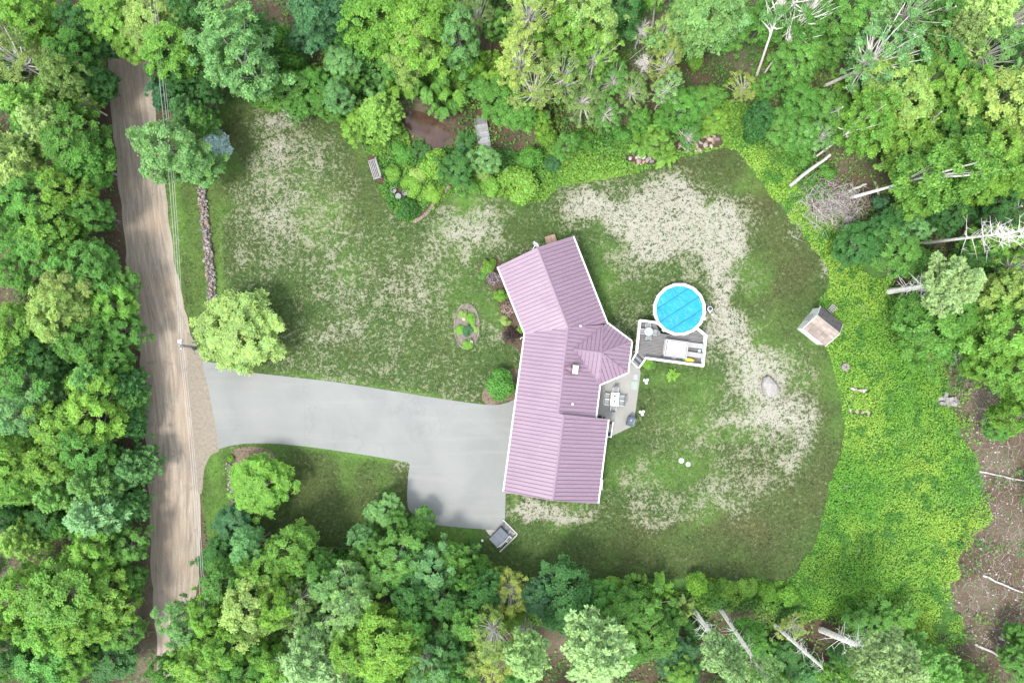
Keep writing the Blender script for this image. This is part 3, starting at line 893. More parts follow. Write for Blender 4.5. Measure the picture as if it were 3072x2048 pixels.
# pump and filter
t = empty("pool_pump", W(2126, 927), 0, "navy drum filter in a white collar beside the pool rim", "pool pump")
MB().lathe((0, 0, 0), [(.22, 0), (.24, .3), (.22, .75), (.05, .82)], 16).build("filter_tank", plain("navy_plastic", (.012, .02, .06), .35, .1, 3), t)
MB().lathe((0, 0, .5), [(.24, 0), (.31, .0), (.31, .14), (.24, .14)], 18).build("clamp_collar", M['white'], t)
MB().tube([(0, .28, .3), (-.2, .6, .35), (.1, .8, .3), (-.35, .9, .2)], .035).build("hose", M['grey'], t)
MB().tube([(-.2, -.1, .2), (-.45, -.25, .7), (-.5, -.15, 1.1)], .03).build("return_pipe", M['black'], t)
for i, (x, y, lb) in enumerate(((2117.5, 935.5, "small white chlorine pot touching the pool upright"), (2128, 936, "white lidded pot just below the navy pool filter"), (2136, 944, "white lidded pot standing farther out on the grass by the pool"))):
    t = empty("chemical_pot", W(x, y), 0, lb, "pot", "white pots by the pool pump")
    r_ = (.1, .13, .16)[i]
    MB().lathe((0, 0, 0), [(r_ * .85, 0), (r_, r_ * 1.8), (r_ * .95, r_ * 1.9)], 12).build("tub", M['white'], t)
    MB().lathe((0, 0, r_ * 1.9), [(r_ * 1.05, 0), (r_ * 1.05, .04), (r_ * .3, .06)], 12).build("lid", M['pad'], t)

DZ = 1.2; RZT = 2.12
deck = empty("pool_deck", W(2010, 1050), 0, "grey plank pool deck ringed by broad white railings", "deck")
dc = W(2010, 1050)
def dk(p): return Vector((p[0] - dc.x, p[1] - dc.y, p[2]))
rA, rB, rC, rD, rE, rF, rG, rH, rI = (W(x, y, RZT) for x, y in ((1921, 961), (1973, 968), (2096, 987), (2119, 1006), (2110, 1097), (1938, 1074), (1914, 1104), (1911, 1055), (1891, 1083)))
floor_poly = [rA, rB, W(1990, 1000, RZT), W(2040, 1008, RZT), W(2080, 1000, RZT), rC, rD, rE, rF, rH]
fp = [(p.x, p.y) for p in floor_poly]
ud = (rE - rF); ud.z = 0; ud.normalize(); vd = Vector((-ud.y, ud.x, 0))
vv = [vd.x * x + vd.y * y for x, y in fp]
v = min(vv) + .08
shade = [(.30, .285, .285), (.335, .315, .31), (.27, .26, .262), (.31, .29, .29)]
pi_ = 0
while v < max(vv):
    us = np.arange(-60, 60, .06)
    X = ud.x * us + vd.x * v; Y = ud.y * us + vd.y * v
    ok = (sdf(fp, X, Y) > .02) & (np.hypot(X - PC.x, Y - PC.y) > PR - .1)
    idx = np.argwhere(ok).ravel()
    if len(idx):
        for run in np.split(idx, np.where(np.diff(idx) > 1)[0] + 1):
            if len(run) < 4: continue
            u0, u1 = us[run[0]], us[run[-1]]; c = ud * ((u0 + u1) / 2) + vd * v
            obj("plank", MB().box((c.x - dc.x, c.y - dc.y, DZ - .02), (u1 - u0, .132, .04), math.atan2(ud.y, ud.x)).mesh("plank", M['deck']), deck, color=random.choice(shade)); pi_ += 1
    v += .165
fr = MB()
for x, y in ((1925, 965), (1930, 1050), (1945, 1068), (2030, 1082), (2100, 1090), (2108, 1015), (2095, 998), (1965, 975)):
    w_ = dk(W(x, y, DZ)); fr.box((w_.x, w_.y, DZ / 2 - .05), (.14, .14, DZ - .1))
fr.build("support_post", M['trim'], deck)
skirt = MB()
def rail(a, b, z_drop=0.0):
    a = dk(a); b = dk(b); L = (b - a).length; d = (b - a).normalized()
    MB().bar(a + Vector((0, 0, -.03)), b + Vector((0, 0, -.03)), .27, .06).build("top_rail", M['white'], deck)
    o_ = Vector((0, 0, -(RZT - DZ) + .08))
    MB().bar(a + o_, b + o_, .1, .08).build("bottom_rail", M['white'], deck)
    bal = MB(); k = int(L / .13)
    for i in range(1, k):
        p = a.lerp(b, i / k); bal.bar(p + o_ + Vector((0, 0, .04)), p + Vector((0, 0, -.06)), .035, .035, Vector((1, 0, 0)))
    bo = bal.build("baluster", M['white'], deck); bo['kind'] = 'stuff'
    skirt.bar(a + Vector((0, 0, -(RZT - DZ) - .12)), b + Vector((0, 0, -(RZT - DZ) - .12)), .05, .2)
for a, b in ((rA, rB), (rC, rD), (rD, rE), (rE, rF), (rA, rH)): rail(a, b)
skirt.build("fascia", M['trim'], deck)
for p in (rA, rD, rE, rF, rH, rB, rC):
    q = dk(p); k = MB().box((q.x, q.y, RZT / 2), (.16, .16, RZT)).build("rail_post", M['white'], deck)
    MB().lathe((q.x, q.y, RZT), [(.17, 0), (.17, .04), (.04, .1)], 4).build("post_cap", M['white'], k)
# stair flight: rails slope down to the slab
s_t0, s_t1 = W(1916, 1052, DZ), W(1936, 1071, DZ); s_b0, s_b1 = W(1893, 1080, .1), W(1914, 1101, .1)
st = MB()
for s, (a, b) in enumerate(((rH, s_b0), (rF, s_b1))):
    bb = Vector((b.x, b.y, 1.0))
    MB().bar(dk(a), dk(bb), .2, .06).build("stair_rail", M['white'], deck)
    MB().box(dk((b.x, b.y, .5)), (.14, .14, 1.0)).build("stair_post", M['white'], deck)
MB().bar(dk(W(1893, 1082, .12)), dk(W(1914, 1103, .12)), .16, .12).build("bottom_step", M['white'], deck)
for i in range(5):
    f = (i + .5) / 5
    a = s_t0.lerp(s_b0, f); b = s_t1.lerp(s_b1, f); zz = DZ - (i + .6) * DZ / 6
    MB().bar(dk((a.x, a.y, zz)), dk((b.x, b.y, zz)), .3, .05).build("tread", M['charcoal'] if i % 2 else M['grey'], deck)

def on_deck(px, py): return W(px, py, DZ)
ang = math.atan2(ud.y, ud.x)
# hot tub
t = empty("hot_tub", on_deck(2024, 1046), ang, "square hot tub under a flat white cover on the pool deck", "hot tub")
MB().box((0, 0, .42), (2.62, 1.9, .84)).build("cabinet", M['white'], t)
fr = MB()
for s in (-1, 1):
    fr.box((0, s * .92, .87), (2.72, .16, .1)).box((s * 1.27, 0, .87), (.18, 1.68, .1))
fr.build("rim", M['cloth'], t)
MB().box((0, 0, .86), (2.36, 1.7, .05)).build("cover_shadow_gap", M['charcoal'], t)
for s in (-1, 1): MB().box((s * .555, 0, .93), (1.09, 1.58, .08)).build("cover_panel", M['white'], t)
# loungers
def lounger(x, y, lb):
    t = empty("sun_lounger", on_deck(x, y), ang, lb, "sun lounger", "white loungers on the deck")
    MB().box((-.32, 0, .33), (1.22, .58, .07)).build("seat", M['cloth'], t)
    b_ = MB().box((.31, 0, 0), (.66, .58, .06)).build("backrest", M['cloth'], t); b_.location = (.3, 0, .33); b_.rotation_euler = (0, R(-24), 0)
    for sx in (-.8, .35):
        for sy in (-.24, .24): MB().box((sx, sy, .15), (.05, .05, .3)).build("leg", M['alu'], t)
lounger(2084, 1036, "white sun lounger nearer the pool, beside the hot tub")
lounger(2082, 1064, "white sun lounger along the railing, half behind the yellow parasol")
t = empty("side_table", on_deck(2096, 1052), ang, "small clear table between the two white loungers", "table")
MB().cyl((0, 0, .4), .2, .2, .03, 16).build("table_top", M['glass'], t)
for k in range(3): MB().bar((.15 * math.cos(k * 2.1), .15 * math.sin(k * 2.1), 0), (.1 * math.cos(k * 2.1), .1 * math.sin(k * 2.1), .4), .03, .03).build("leg", M['alu'], t)
t = empty("storage_bench", on_deck(1999, 1071), ang, "low dark grey storage box at the corner of the hot tub", "storage box")
MB().box((0, 0, .22), (1.0, .42, .44)).build("body", M['greyblue'], t); MB().box((0, 0, .47), (1.06, .48, .05)).build("lid", M['charcoal'], t)
t = empty("hot_tub_step", on_deck(2019, 1075), ang, "grey step frame with a handrail in front of the hot tub", "step")
MB().box((0, 0, .12), (.72, .4, .24)).build("step_block", M['grey'], t); MB().tube([(-.4, .16, .2), (-.4, .16, .6), (.35, .16, .6), (.35, .16, .2)], .025).build("handrail", M['charcoal'], t)
# closed yellow parasol lying along the rail
t = empty("folded_parasol", on_deck(2066, 1079), ang, "folded yellow parasol with a green end lying along the deck railing", "parasol")
MB().tube([(-.55, 0, .35), (-.3, 0, .38), (.1, 0, .38), (.45, 0, .36), (.6, 0, .35)], [.16, .24, .25, .19, .08], 12).build("canopy", M['paint'], t, smooth=True, color=(.75, .62, .05))
MB().tube([(-.85, 0, .35), (-.7, 0, .35), (-.5, 0, .35)], [.12, .17, .16], 10).build("green_end", M['paint'], t, smooth=True, color=(.05, .35, .14))
MB().tube([(-.3, 0, .35), (1.0, 0, .33)], .03).build("pole", M['charcoal'], t)
for x in (-.4, .4): MB().box((x, 0, .08), (.08, .4, .16)).build("cradle", M['white'], t)

def patio_chair(loc, rz, lb, grp, name="patio_chair", m=None, sc=1.0):
    m = m or M['grey']
    t = empty(name, loc, rz, lb, "chair", grp); t.scale = (sc,) * 3
    MB().box((0, 0, .42), (.52, .5, .06)).build("seat", m, t)
    b_ = MB().box((0, 0, .27), (.52, .05, .54)).build("backrest", m, t); b_.location = (0, -.26, .44); b_.rotation_euler = (R(14), 0, 0)
    for sx in (-1, 1):
        MB().box((sx * .29, 0, .64), (.06, .5, .03)).build("armrest", M['alu'], t)
        for sy in (-1, 1): MB().box((sx * .27, sy * .22, .21 if sy < 0 else .31), (.035, .035, .42 if sy < 0 else .62)).build("leg", M['charcoal'], t)
    return t
t = empty("round_table", on_deck(1943, 995), 0, "round glass table among four grey chairs on the pool deck", "table")
MB().lathe((0, 0, .7), [(.5, 0), (.52, .015), (.5, .03)], 24).build("table_top", M['glass'], t)
for k in range(4): MB().bar((.4 * math.cos(k * 1.57 + .8), .4 * math.sin(k * 1.57 + .8), 0), (.2 * math.cos(k * 1.57 + .8), .2 * math.sin(k * 1.57 + .8), .7), .04, .04).build("leg", M['charcoal'], t)
for dx, dy, lb in ((-.05, .72, "grey deck chair at the round glass table, on its pool side"), (-.72, .05, "grey deck chair at the round glass table, backed against the white rail"), (.78, -.12, "grey deck chair at the round glass table, facing the hot tub side"), (-.02, -.78, "grey deck chair at the round glass table, on the stair side")):
    p = on_deck(1943, 995) + Vector((dx, dy, 0)); patio_chair(p, math.atan2(-dy, -dx) - math.pi / 2, lb, "chairs round the glass deck table", "deck_chair")

# ------------------------------------------------------------------ patio
def pt(px, py): return W(px, py, .07)
t = empty("dining_table", pt(1842, 1196), R(-5), "white-topped oblong patio table set with dark placemats", "table")
MB().box((0, 0, .72), (.98, 1.6, .04)).build("table_top", M['white'], t)
for sx in (-1, 1):
    for sy in (-1, 1): MB().box((sx * .42, sy * .72, .35), (.06, .06, .7)).build("leg", M['charcoal'], t)
for dx, dy, s_, lb in ((.0, .38, .22, "dark green square placemat at the far end of the patio table"), (-.05, -.25, .2, "dark grey square placemat at the grill end of the patio table")):
    q = pt(1842, 1196) + Vector((dx, dy, .742)); tag(MB().box((0, 0, .008), (s_, s_, .016)).build("placemat", M['paint'], color=(.05, .08, .07)), lb, "placemat").location = q
for px_, py_, rz, lb in ((1844.5, 1168, 180, "grey patio chair at the head of the oblong table, toward the sunroom"), (1820, 1187, -92, "grey patio chair on the house side of the oblong table, toward the sunroom"), (1818, 1204, -92, "grey patio chair on the house side of the oblong table, toward the garage"),
                         (1864, 1193, 88, "pale patio chair on the lawn side of the oblong table, toward the sunroom"), (1863, 1207, 88, "pale patio chair on the lawn side of the oblong table, toward the garage"), (1838, 1224, 0, "grey patio chair at the foot of the oblong table, toward the garage")):
    c = patio_chair(pt(px_, py_), R(rz - 5), lb, "chairs round the oblong patio table", sc=1.08)
# mats
tag(MB().box((0, 0, .012), (.5, .66, .024), R(-6)).build("doormat", M['paint'], color=(.42, .46, .50)), "pale blue-grey mat on the patio, touching a green mat", "mat").location = pt(1907, 1131)
tag(MB().box((0, 0, .012), (.74, .98, .024), R(-6)).build("doormat", M['paint'], color=(.36, .45, .38)), "pale green mat on the patio edge near the deck stairs", "mat").location = pt(1903, 1156)
# grill
t = empty("gas_grill", pt(1890, 1260), R(-22), "dark grey hooded gas grill at the corner of the patio", "grill")
hex_ = [(-.46, -.66), (.30, -.62), (.52, -.3), (.52, .42), (.25, .68), (-.3, .62), (-.52, .2)]
MB().prism([(x * .8, y * .8) for x, y in hex_], .1, .8).build("cart", M['charcoal'], t)
hd = MB(); n = len(hex_)
vs = [(x, y, .8) for x, y in hex_] + [(x * .92, y * .92, 1.05) for x, y in hex_] + [(x * .55, y * .62, 1.2) for x, y in hex_]
hd.add(vs, [tuple(range(n))[::-1], tuple(range(2 * n, 3 * n))] + [(k * n + i, k * n + (i + 1) % n, (k + 1) * n + (i + 1) % n, (k + 1) * n + i) for k in (0, 1) for i in range(n)])
hd.build("hood", M['greyblue'], t); MB().tube([(.3, -.3, 1.15), (.36, 0, 1.2), (.3, .35, 1.15)], .03).build("handle", M['alu'], t)
MB().box((-.1, .06, 1.215), (.1, .16, .02)).build("thermometer", M['alu'], t)
for s in (-1, 1): MB().cyl((-.25, s * .4, .0), .08, .08, .1, 10).build("wheel", M['black'], t)
# tri-lobed white lawn lamps
for x, y, lb in ((1934, 1141, "white three-globe garden lamp beside the green patio mat"), (1922, 1235, "white three-globe garden lamp beside the gas grill")):
    t = empty("garden_lamp", W(x, y), R(15), lb, "garden lamp", "three-globe lamps along the patio")
    MB().cyl((0, 0, 0), .035, .03, .85, 8).build("post", M['charcoal'], t)
    for k in range(3):
        a = k * 2.094 + .4; q = (.22 * math.cos(a), .22 * math.sin(a))
        MB().bar((0, 0, .8), (q[0], q[1], .84), .03, .03).build("bracket", M['charcoal'], t)
        MB().lathe((q[0], q[1], .76), [(.04, 0), (.13, .05), (.18, .14), (.16, .24), (.06, .3)], 14).build("globe", M['white'], t, smooth=True)
# pots and bin at the garage corner
def potted(x, y, r_, colr, lb, potc):
    t = empty("potted_plant", pt(x, y), random.random() * 6, lb, "potted plant")
    MB().lathe((0, 0, 0), [(r_ * .6, 0), (r_ * .8, r_ * 1.3), (r_ * .7, r_ * 1.3)], 12).build("pot", M['paint'], t, color=potc)
    return t, r_, colr
POTS = [potted(1799, 1251, .26, (.05, .05, .05), "dark potted plant in the corner between house and garage", (.05, .05, .05)),
        potted(1812, 1253, .16, (.06, .12, .04), "small green potted plant beside the dark pot in the house corner", (.2, .2, .19)),
        potted(1832, 1268, .15, (.22, .05, .04), "red-leaved plant in a small pot by the garage corner", (.3, .1, .06))]
t = empty("low_white_wall", W(1829, 1286, 0), R(-8), "knee-high white wall boxing a patch of gravel by the garage corner", "low wall")
MB().box((.22, 0, .3), (.12, 1.9, .6)).build("long_side", M['white'], t); MB().box((-.12, -.9, .3), (.56, .1, .6)).build("short_side", M['white'], t)
t = empty("blue_tarp", W(1827, 1304, 0), R(-8), "folded navy tarp in the shade at the end of the low white wall", "tarp")
MB().box((0, 0, .08), (.7, .62, .16), .1).build("lower_fold", M['paint'], t, color=(.01, .02, .06)); MB().box((.03, -.03, .19), (.56, .5, .06), .2).build("upper_fold", M['paint'], t, color=(.012, .025, .075))

# ------------------------------------------------------------------ container pad at the driveway corner
sheet("container_pad", px_poly([(1456, 1590), (1511, 1564), (1546, 1601), (1501, 1642)]), 0.03, M['pad'])
padc = W(1501, 1606)
rzp = math.atan2(0.70, 0.71)
t = empty("waste_container", W(1499, 1605, .03), rzp, "dark blue-grey lidded container on the pale pad at the driveway corner", "container")
MB().box((0, .1, .55), (1.95, 1.25, 1.1)).build("body", M['charcoal'], t)
for k in range(3):
    b_ = MB().box((-.66 + k * .66, .1, 1.16), (.63, 1.36, .06), 0, R(4)).build("lid", M['greyblue'], t)
    for q in (-.18, .0, .18): MB().box((-.66 + k * .66 + q, .1, 1.205), (.03, 1.25, .03), 0, R(4)).build("lid_rib", M['greyblue'], b_)
MB().tube([(-1.0, -.62, 1.13), (-.5, -.74, 1.16), (.2, -.76, 1.16), (1.0, -.66, 1.13)], .045).build("front_lip", M['alu'], t)
MB().box((.55, -.95, .3), (.95, .5, .6)).build("front_step", M['charcoal'], t)
for q in (.22, .88): MB().box((q, -.95, .64), (.06, .34, .08)).build("handle", M['white'], t)
kb = MB().bar((-.9, -1.5, .1), (1.55, -1.5, .1), .16, .22); 
t2 = empty("concrete_kerb", W(1501, 1604, .03), rzp, "pale raised kerb round two sides of the container pad", "kerb")
MB().bar((-1.45, -1.38, .08), (1.45, -1.38, .08), .14, .2).build("front_run", M['pad'], t2); MB().bar((1.52, -1.38, .08), (1.52, 1.1, .08), .14, .2).build("side_run", M['pad'], t2)
t = empty("marker_stake", W(1447, 1620), 0, "short white marker stub in the grass beside the container pad", "marker")
MB().lathe((0, 0, 0), [(.14, 0), (.16, .2), (.13, .3), (.05, .33)], 10).build("cap", M['white'], t); MB().cyl((0, 0, -.1), .05, .05, .2, 6).build("stem", M['grey'], t)
# septic lids
for x, y, r_, lb in ((2044, 1381, .34, "pale green round septic lid, the bigger of the two in the back lawn"), (2064.5, 1392, .31, "pale green round septic lid, the smaller of the two in the back lawn")):
    t = empty("septic_lid", W(x, y, .012), 0, lb, "lid", "septic lids in the back lawn")
    MB().lathe((0, 0, 0), [(r_, 0), (r_, .1), (r_ * .93, .13), (r_ * .2, .17)], 20).build("cover_disc", M['paint'], t, color=(.58, .70, .66))
    for k in range(4): MB().cyl((r_ * .8 * math.cos(k * 1.57), r_ * .8 * math.sin(k * 1.57), .13), .03, .03, .03, 6).build("bolt", M['grey'], t)

# ------------------------------------------------------------------ shed
SZ, SRZ = 2.15, 3.25
s0, s1 = W(2452.4, 946, SRZ), W(2520.7, 1000.6, SRZ)
sd_ = (s1 - s0).normalized(); sn_ = Vector((sd_.y, -sd_.x, 0))
if sn_.y > 0: sn_ = -sn_
HL = (s1 - s0).length
w_sw = (W(2409, 984, SZ) - s0).dot(sn_); w_ne = -((W(2464, 919, SZ) - s0).dot(sn_))
shed = empty("garden_shed", W(2470, 985), 0, "small white shed with a worn tan and grey shingle roof at the lawn's edge", "shed")
sc_ = W(2470, 985)
def sh(p): return Vector(p) - sc_
e_sw0 = s0 + sn_ * w_sw; e_sw0.z = SZ; e_sw1 = e_sw0 + sd_ * HL
e_ne0 = s0 - sn_ * w_ne; e_ne0.z = SZ; e_ne1 = e_ne0 + sd_ * HL
ins = .14
body = []
for s, k in ((s0 + sd_ * ins, 0), (s1 - sd_ * ins, 1)):
    a = s + sn_ * (w_sw - .1); b = s - sn_ * (w_ne - .1)
    body += [Vector((a.x, a.y, 0)), Vector((a.x, a.y, SZ - .02)), Vector((s.x, s.y, SRZ - .12)), Vector((b.x, b.y, SZ - .02)), Vector((b.x, b.y, 0))]
MB().add([sh(p) for p in body], [(0, 1, 2, 3, 4), (9, 8, 7, 6, 5), (0, 5, 6, 1), (1, 6, 7, 2), (2, 7, 8, 3), (3, 8, 9, 4), (4, 9, 5, 0)]).build("wall", M['white'], shed)
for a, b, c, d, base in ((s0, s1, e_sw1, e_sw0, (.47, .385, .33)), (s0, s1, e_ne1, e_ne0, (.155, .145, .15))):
    n_ = (b - a).cross(d - a).normalized()
    if n_.z < 0: n_ = -n_
    rf = MB().slab([sh(a) - n_ * .03, sh(b) - n_ * .03, sh(c) - n_ * .03, sh(d) - n_ * .03], n_, .05).build("roof", M['shingle'], shed, color=base)
    rows = 9; colsn = 5
    for i in range(rows):
        f0, f1 = i / rows, min((i + 1.12) / rows, 1)
        offs = random.random() * .2
        for j in range(colsn + 1):
            g0 = max(0, (j - offs) / colsn); g1 = min(1, (j + 1 - offs) / colsn)
            if g1 - g0 < .03: continue
            P_ = lambda g, f, up: sh(a.lerp(b, g).lerp(d.lerp(c, g), f)) + n_ * up
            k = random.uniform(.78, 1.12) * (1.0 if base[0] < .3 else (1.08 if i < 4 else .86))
            q = [P_(g0 + .004, f0, .0), P_(g1 - .004, f0, .0), P_(g1 - .004, f1, .022), P_(g0 + .004, f1, .022)]
            MB().slab(q, n_, .02).build("shingle", M['shingle'], rf, color=tuple(x * k for x in base))
MB().bar(sh(s0) + Vector((0, 0, .03)), sh(s1) + Vector((0, 0, .03)), .14, .04).build("ridge_cap", M['shingle'], shed, color=(.5, .43, .38))
for a, b in ((s0, e_sw0), (s0, e_ne0), (s1, e_sw1), (s1, e_ne1)): MB().bar(sh(a) + Vector((0, 0, -.07)), sh(b) + Vector((0, 0, -.07)), .05, .16).build("bargeboard", M['white'], shed)
dm = sh((s0 + sn_ * .1 + sd_ * .1))
MB().box((dm.x, dm.y, .95), (.06, 1.0, 1.85), math.atan2(sd_.y, sd_.x)).build("door", M['pad'], shed)
# pallets leaning behind the shed
t = empty("wood_pallet", W(2489, 928), R(-40), "pale slatted pallet standing against the grey side of the shed", "pallet")
for i in range(5): MB().box((0, -.34 + i * .2, .55 + i * .05), (.78, .09, .04)).build("slat", M['greywood'], t, color=(.62, .62, .6))
for s in (-.32, 0, .32): MB().bar((s, -.42, .48), (s, .55, .72), .06, .06).build("runner", M['greywood'], t, color=(.4, .39, .38))
for s in (-.3, .3): MB().box((s, .1, .3), (.08, .6, .6)).build("prop", M['greywood'], t, color=(.3, .29, .28))

# ------------------------------------------------------------------ utility pole and wires
pole_b = W(645, 1051); pole_t = W(537, 1036, 9.2)
t = empty("utility_pole", pole_b, 0, "grey wooden utility pole with a short crossarm beside the driveway mouth", "utility pole")
MB().tube([(0, 0, -.3), tuple(pole_t - pole_b)], [.17, .12], 10).build("shaft", M['greywood'], t, color=(.44, .42, .41))
pt_ = pole_t - pole_b
MB().box(pt_ + Vector((.1, .12, -.35)), (.12, 1.1, .12)).build("crossarm", M['greywood'], t, color=(.52, .51, .5))
for s in (-.35, .15, .6): MB().lathe(pt_ + Vector((.1, s, -.29)), [(.05, 0), (.07, .06), (.04, .12), (.07, .16), (.03, .22)], 8).build("insulator", M['white'], t)
MB().box(pt_ + Vector((-.12, .42, -.5)), (.34, .3, .5)).build("junction_box", M['alu'], t)
MB().box(pt_ + Vector((.55, .32, -2.3)), (.5, .12, .12)).build("bracket", M['black'], t)
MB().lathe(pt_ + Vector((.45, -.38, -2.8)), [(.14, 0), (.17, .1), (.17, .5), (.06, .62)], 12).build("streetlight_head", M['black'], t)
MB().bar(pt_ + Vector((.45, -.4, -2.4)), pt_ + Vector((.45, -1.0, -2.5)), .09, .09).build("lamp_arm", M['black'], t)
MB().tube([tuple(pt_ * .98 + Vector((.1, .15, 0))), tuple(pt_ * .5 + Vector((.1, .17, 0))), (.1, .17, .5)], .025).build("riser_conduit", M['alu'], t)
for i, (xa, xp, xb, zz, lb) in enumerate(((440, 537, 611, 8.9, "power line nearest the road bed, strung along the road"), (452, 543, 619, 8.9, "middle power line of three along the road edge"), (459, 549, 625, 8.2, "power line nearest the stone wall, strung along the road"))):
    lb = ("power line over the gravel, on the road side of the three", "power line in the middle of the three along the road", "power line on the stone wall side of the three")[i]
    a = W(xa, -60, zz); p = W(xp, 1036 + 3, zz); b = W(xb, 2140, zz)
    pts = []
    for q0, q1 in ((a, p), (p, b)):
        for k in range(12 if q1 is b else 12):
            f = k / 12; v_ = q0.lerp(q1, f); v_.z -= 1.0 * 4 * f * (1 - f); pts.append(v_)
    pts.append(b)
    tag(MB().tube(pts, .019, 5).build("power_line", M['wire']), lb, "power line", "power lines along the road")

# ------------------------------------------------------------------ stones
def rock_mesh(name, seed, flat=.7, n=13):
    r_ = np.random.default_rng(seed)
    bm = bmesh.new()
    for k in range(n):
        v_ = r_.normal(size=3); v_ /= np.linalg.norm(v_)
        v_ *= r_.uniform(.8, 1.0); bm.verts.new((v_[0] * .5, v_[1] * .5 * r_.uniform(.75, 1), v_[2] * .5 * flat))
    bmesh.ops.convex_hull(bm, input=bm.verts[:])
    for v_ in [v_ for v_ in bm.verts if not v_.link_faces]: bm.verts.remove(v_)
    me = bpy.data.meshes.new(name); bm.to_mesh(me); bm.free(); me.materials.append(M['stone'])
    return me
ROCKS = [rock_mesh("stone", 100 + i, .6 + .08 * (i % 4), 12 + i % 4) for i in range(9)]
STONEC = [(.30, .24, .21), (.36, .28, .23), (.27, .25, .25), (.40, .34, .30), (.22, .19, .18), (.34, .32, .33), (.42, .28, .2), (.46, .43, .4)]
def stones_along(parent, line, width, count, size, zmax, cols=STONEC):
    o = parent.location
    P = np.array([tuple(W(x, y).xy) for x, y in smooth_line(line, 8)])
    seg = np.hypot(*np.diff(P, axis=0).T); cum = np.r_[0, np.cumsum(seg)]
    for k in range(count):
        s = (k + random.random()) / count * cum[-1]
        i = min(np.searchsorted(cum, s) - 1, len(seg) - 1); i = max(i, 0)
        f = (s - cum[i]) / seg[i]; p = P[i] * (1 - f) + P[i + 1] * f
        d = (P[i + 1] - P[i]) / seg[i]; w_ = random.uniform(-.5, .5) * width
        sc = size * random.uniform(.6, 1.5)
        z = zmax * (random.uniform(.45, 1.0) - (abs(w_) / (width * .5 + .01)) ** 2 * .35)
        obj("stone", random.choice(ROCKS), parent, (p[0] - d[1] * w_ - o[0], p[1] + d[0] * w_ - o[1], z), (random.uniform(-.5, .5), random.uniform(-.5, .5), random.random() * 6.3), (sc, sc * random.uniform(.7, 1), sc), random.choice(cols))
def wall_thing(name, line, width, count, size, zmax, lb, cat):
    t = empty(name, W(*line[len(line) // 2]), 0, lb, cat)
    o = t.location
    core = MB(); L = smooth_line(line, 6); lft = []; rgt = []
    P = [W(x, y) for x, y in L]
    for i, p in enumerate(P):
        d = (P[min(i + 1, len(P) - 1)] - P[max(i - 1, 0)]).normalized(); n_ = Vector((-d.y, d.x, 0))
        lft.append(p + n_ * width * .42 - o); rgt.append(p - n_ * width * .42 - o)
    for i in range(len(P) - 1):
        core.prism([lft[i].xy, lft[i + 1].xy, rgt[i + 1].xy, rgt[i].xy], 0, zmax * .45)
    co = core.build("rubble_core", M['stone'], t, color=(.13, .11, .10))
    stones_along(t, line, width, count, size, zmax)
    return t
wall_thing("stone_wall", [(604, 556), (611, 620), (618, 690), (626, 760), (633, 830), (638, 890), (644, 950)], 1.05, 298, .40, .5, "long low wall of mixed brown fieldstones between road and lawn", "stone wall")
wall_thing("stone_wall", [(690, 1388), (694, 1440), (700, 1490), (706, 1540)], .85, 95, .38, .45, "short fieldstone wall running under the small tree below the driveway", "stone wall")
def pile(name, px, py, lb, cat, pts, cols, size, mk=None):
    t = empty(name, W(px, py), 0, lb, cat)
    for (x, y, s) in pts:
        p = W(x, y) - W(px, py)
        sc = s * MPP * 1.4
        obj("stone", random.choice(ROCKS), t, (p.x, p.y, sc * .28), (random.uniform(-.2, .2), random.uniform(-.2, .2), random.random() * 6.3), (sc, sc * random.uniform(.7, .95), sc * size), random.choice(cols))
    return t
PINK = [(.46, .34, .26), (.50, .40, .30), (.40, .33, .29), (.38, .36, .36), (.52, .44, .34), (.24, .21, .20)]
pile("rock_pile", 2090, 430, "bigger heap of tan and grey rocks at the woodland edge above the pool lawn", "rock pile",
     [(2052, 442, 22), (2060, 455, 16), (2082, 438, 26), (2100, 428, 22), (2098, 452, 14), (2118, 434, 22), (2128, 420, 18), (2138, 424, 20), (2112, 413, 16), (2094, 415, 14), (2075, 425, 18), (2066, 415, 16), (2050, 425, 18), (2040, 436, 16), (2140, 408, 14), (2150, 418, 16), (2126, 404, 14), (2108, 402, 14), (2078, 410, 12), (2070, 447, 12), (2087, 455, 10), (2132, 440, 14)], PINK, .8)
pile("rock_pile", 1925, 478, "smaller heap of reddish rocks between two bushes above the back lawn", "rock pile",
     [(1890, 476, 13), (1912, 487, 20), (1912, 473, 14), (1928, 472, 18), (1942, 482, 18), (1948, 476, 12), (1930, 487, 14), (1955, 486, 14), (1900, 489, 12), (1890, 491, 12), (1957, 470, 10), (1922, 492, 10), (1975, 430, 16), (1898, 462, 10)], [(.55, .30, .20), (.40, .37, .38), (.48, .36, .30), (.60, .57, .54)], .8)
pile("stone_ring", 2583, 1205, "open rectangle of loose fieldstones sunk in the green ground cover", "stone ring",
     [(2557, 1166, 12), (2566, 1170, 14), (2578, 1172, 15), (2589, 1172, 14), (2598, 1168, 10), (2554, 1188, 11), (2552, 1200, 10), (2588, 1198, 10), (2594, 1209, 12), (2600, 1218, 12), (2551, 1230, 12), (2553, 1238, 10), (2570, 1235, 12), (2588, 1235, 14), (2600, 1232, 12), (2606, 1239, 10), (2605, 1248, 10)], [(.55, .53, .5), (.62, .6, .58), (.42, .34, .27), (.5, .44, .36)], .6)
pile("rock_heap", 2790, 975, "line of pale stones trailing through the ground cover above the stump", "rock pile",
     [(2580, 915, 8), (2590, 930, 9), (2598, 945, 8), (2604, 958, 9), (2612, 970, 7), (2640, 990, 8), (2672, 1032, 14), (2706, 930, 12), (2720, 945, 14), (2712, 960, 10), (2700, 940, 9), (2655, 962, 8)], [(.55, .52, .47), (.48, .44, .4), (.6, .56, .5)], .6)
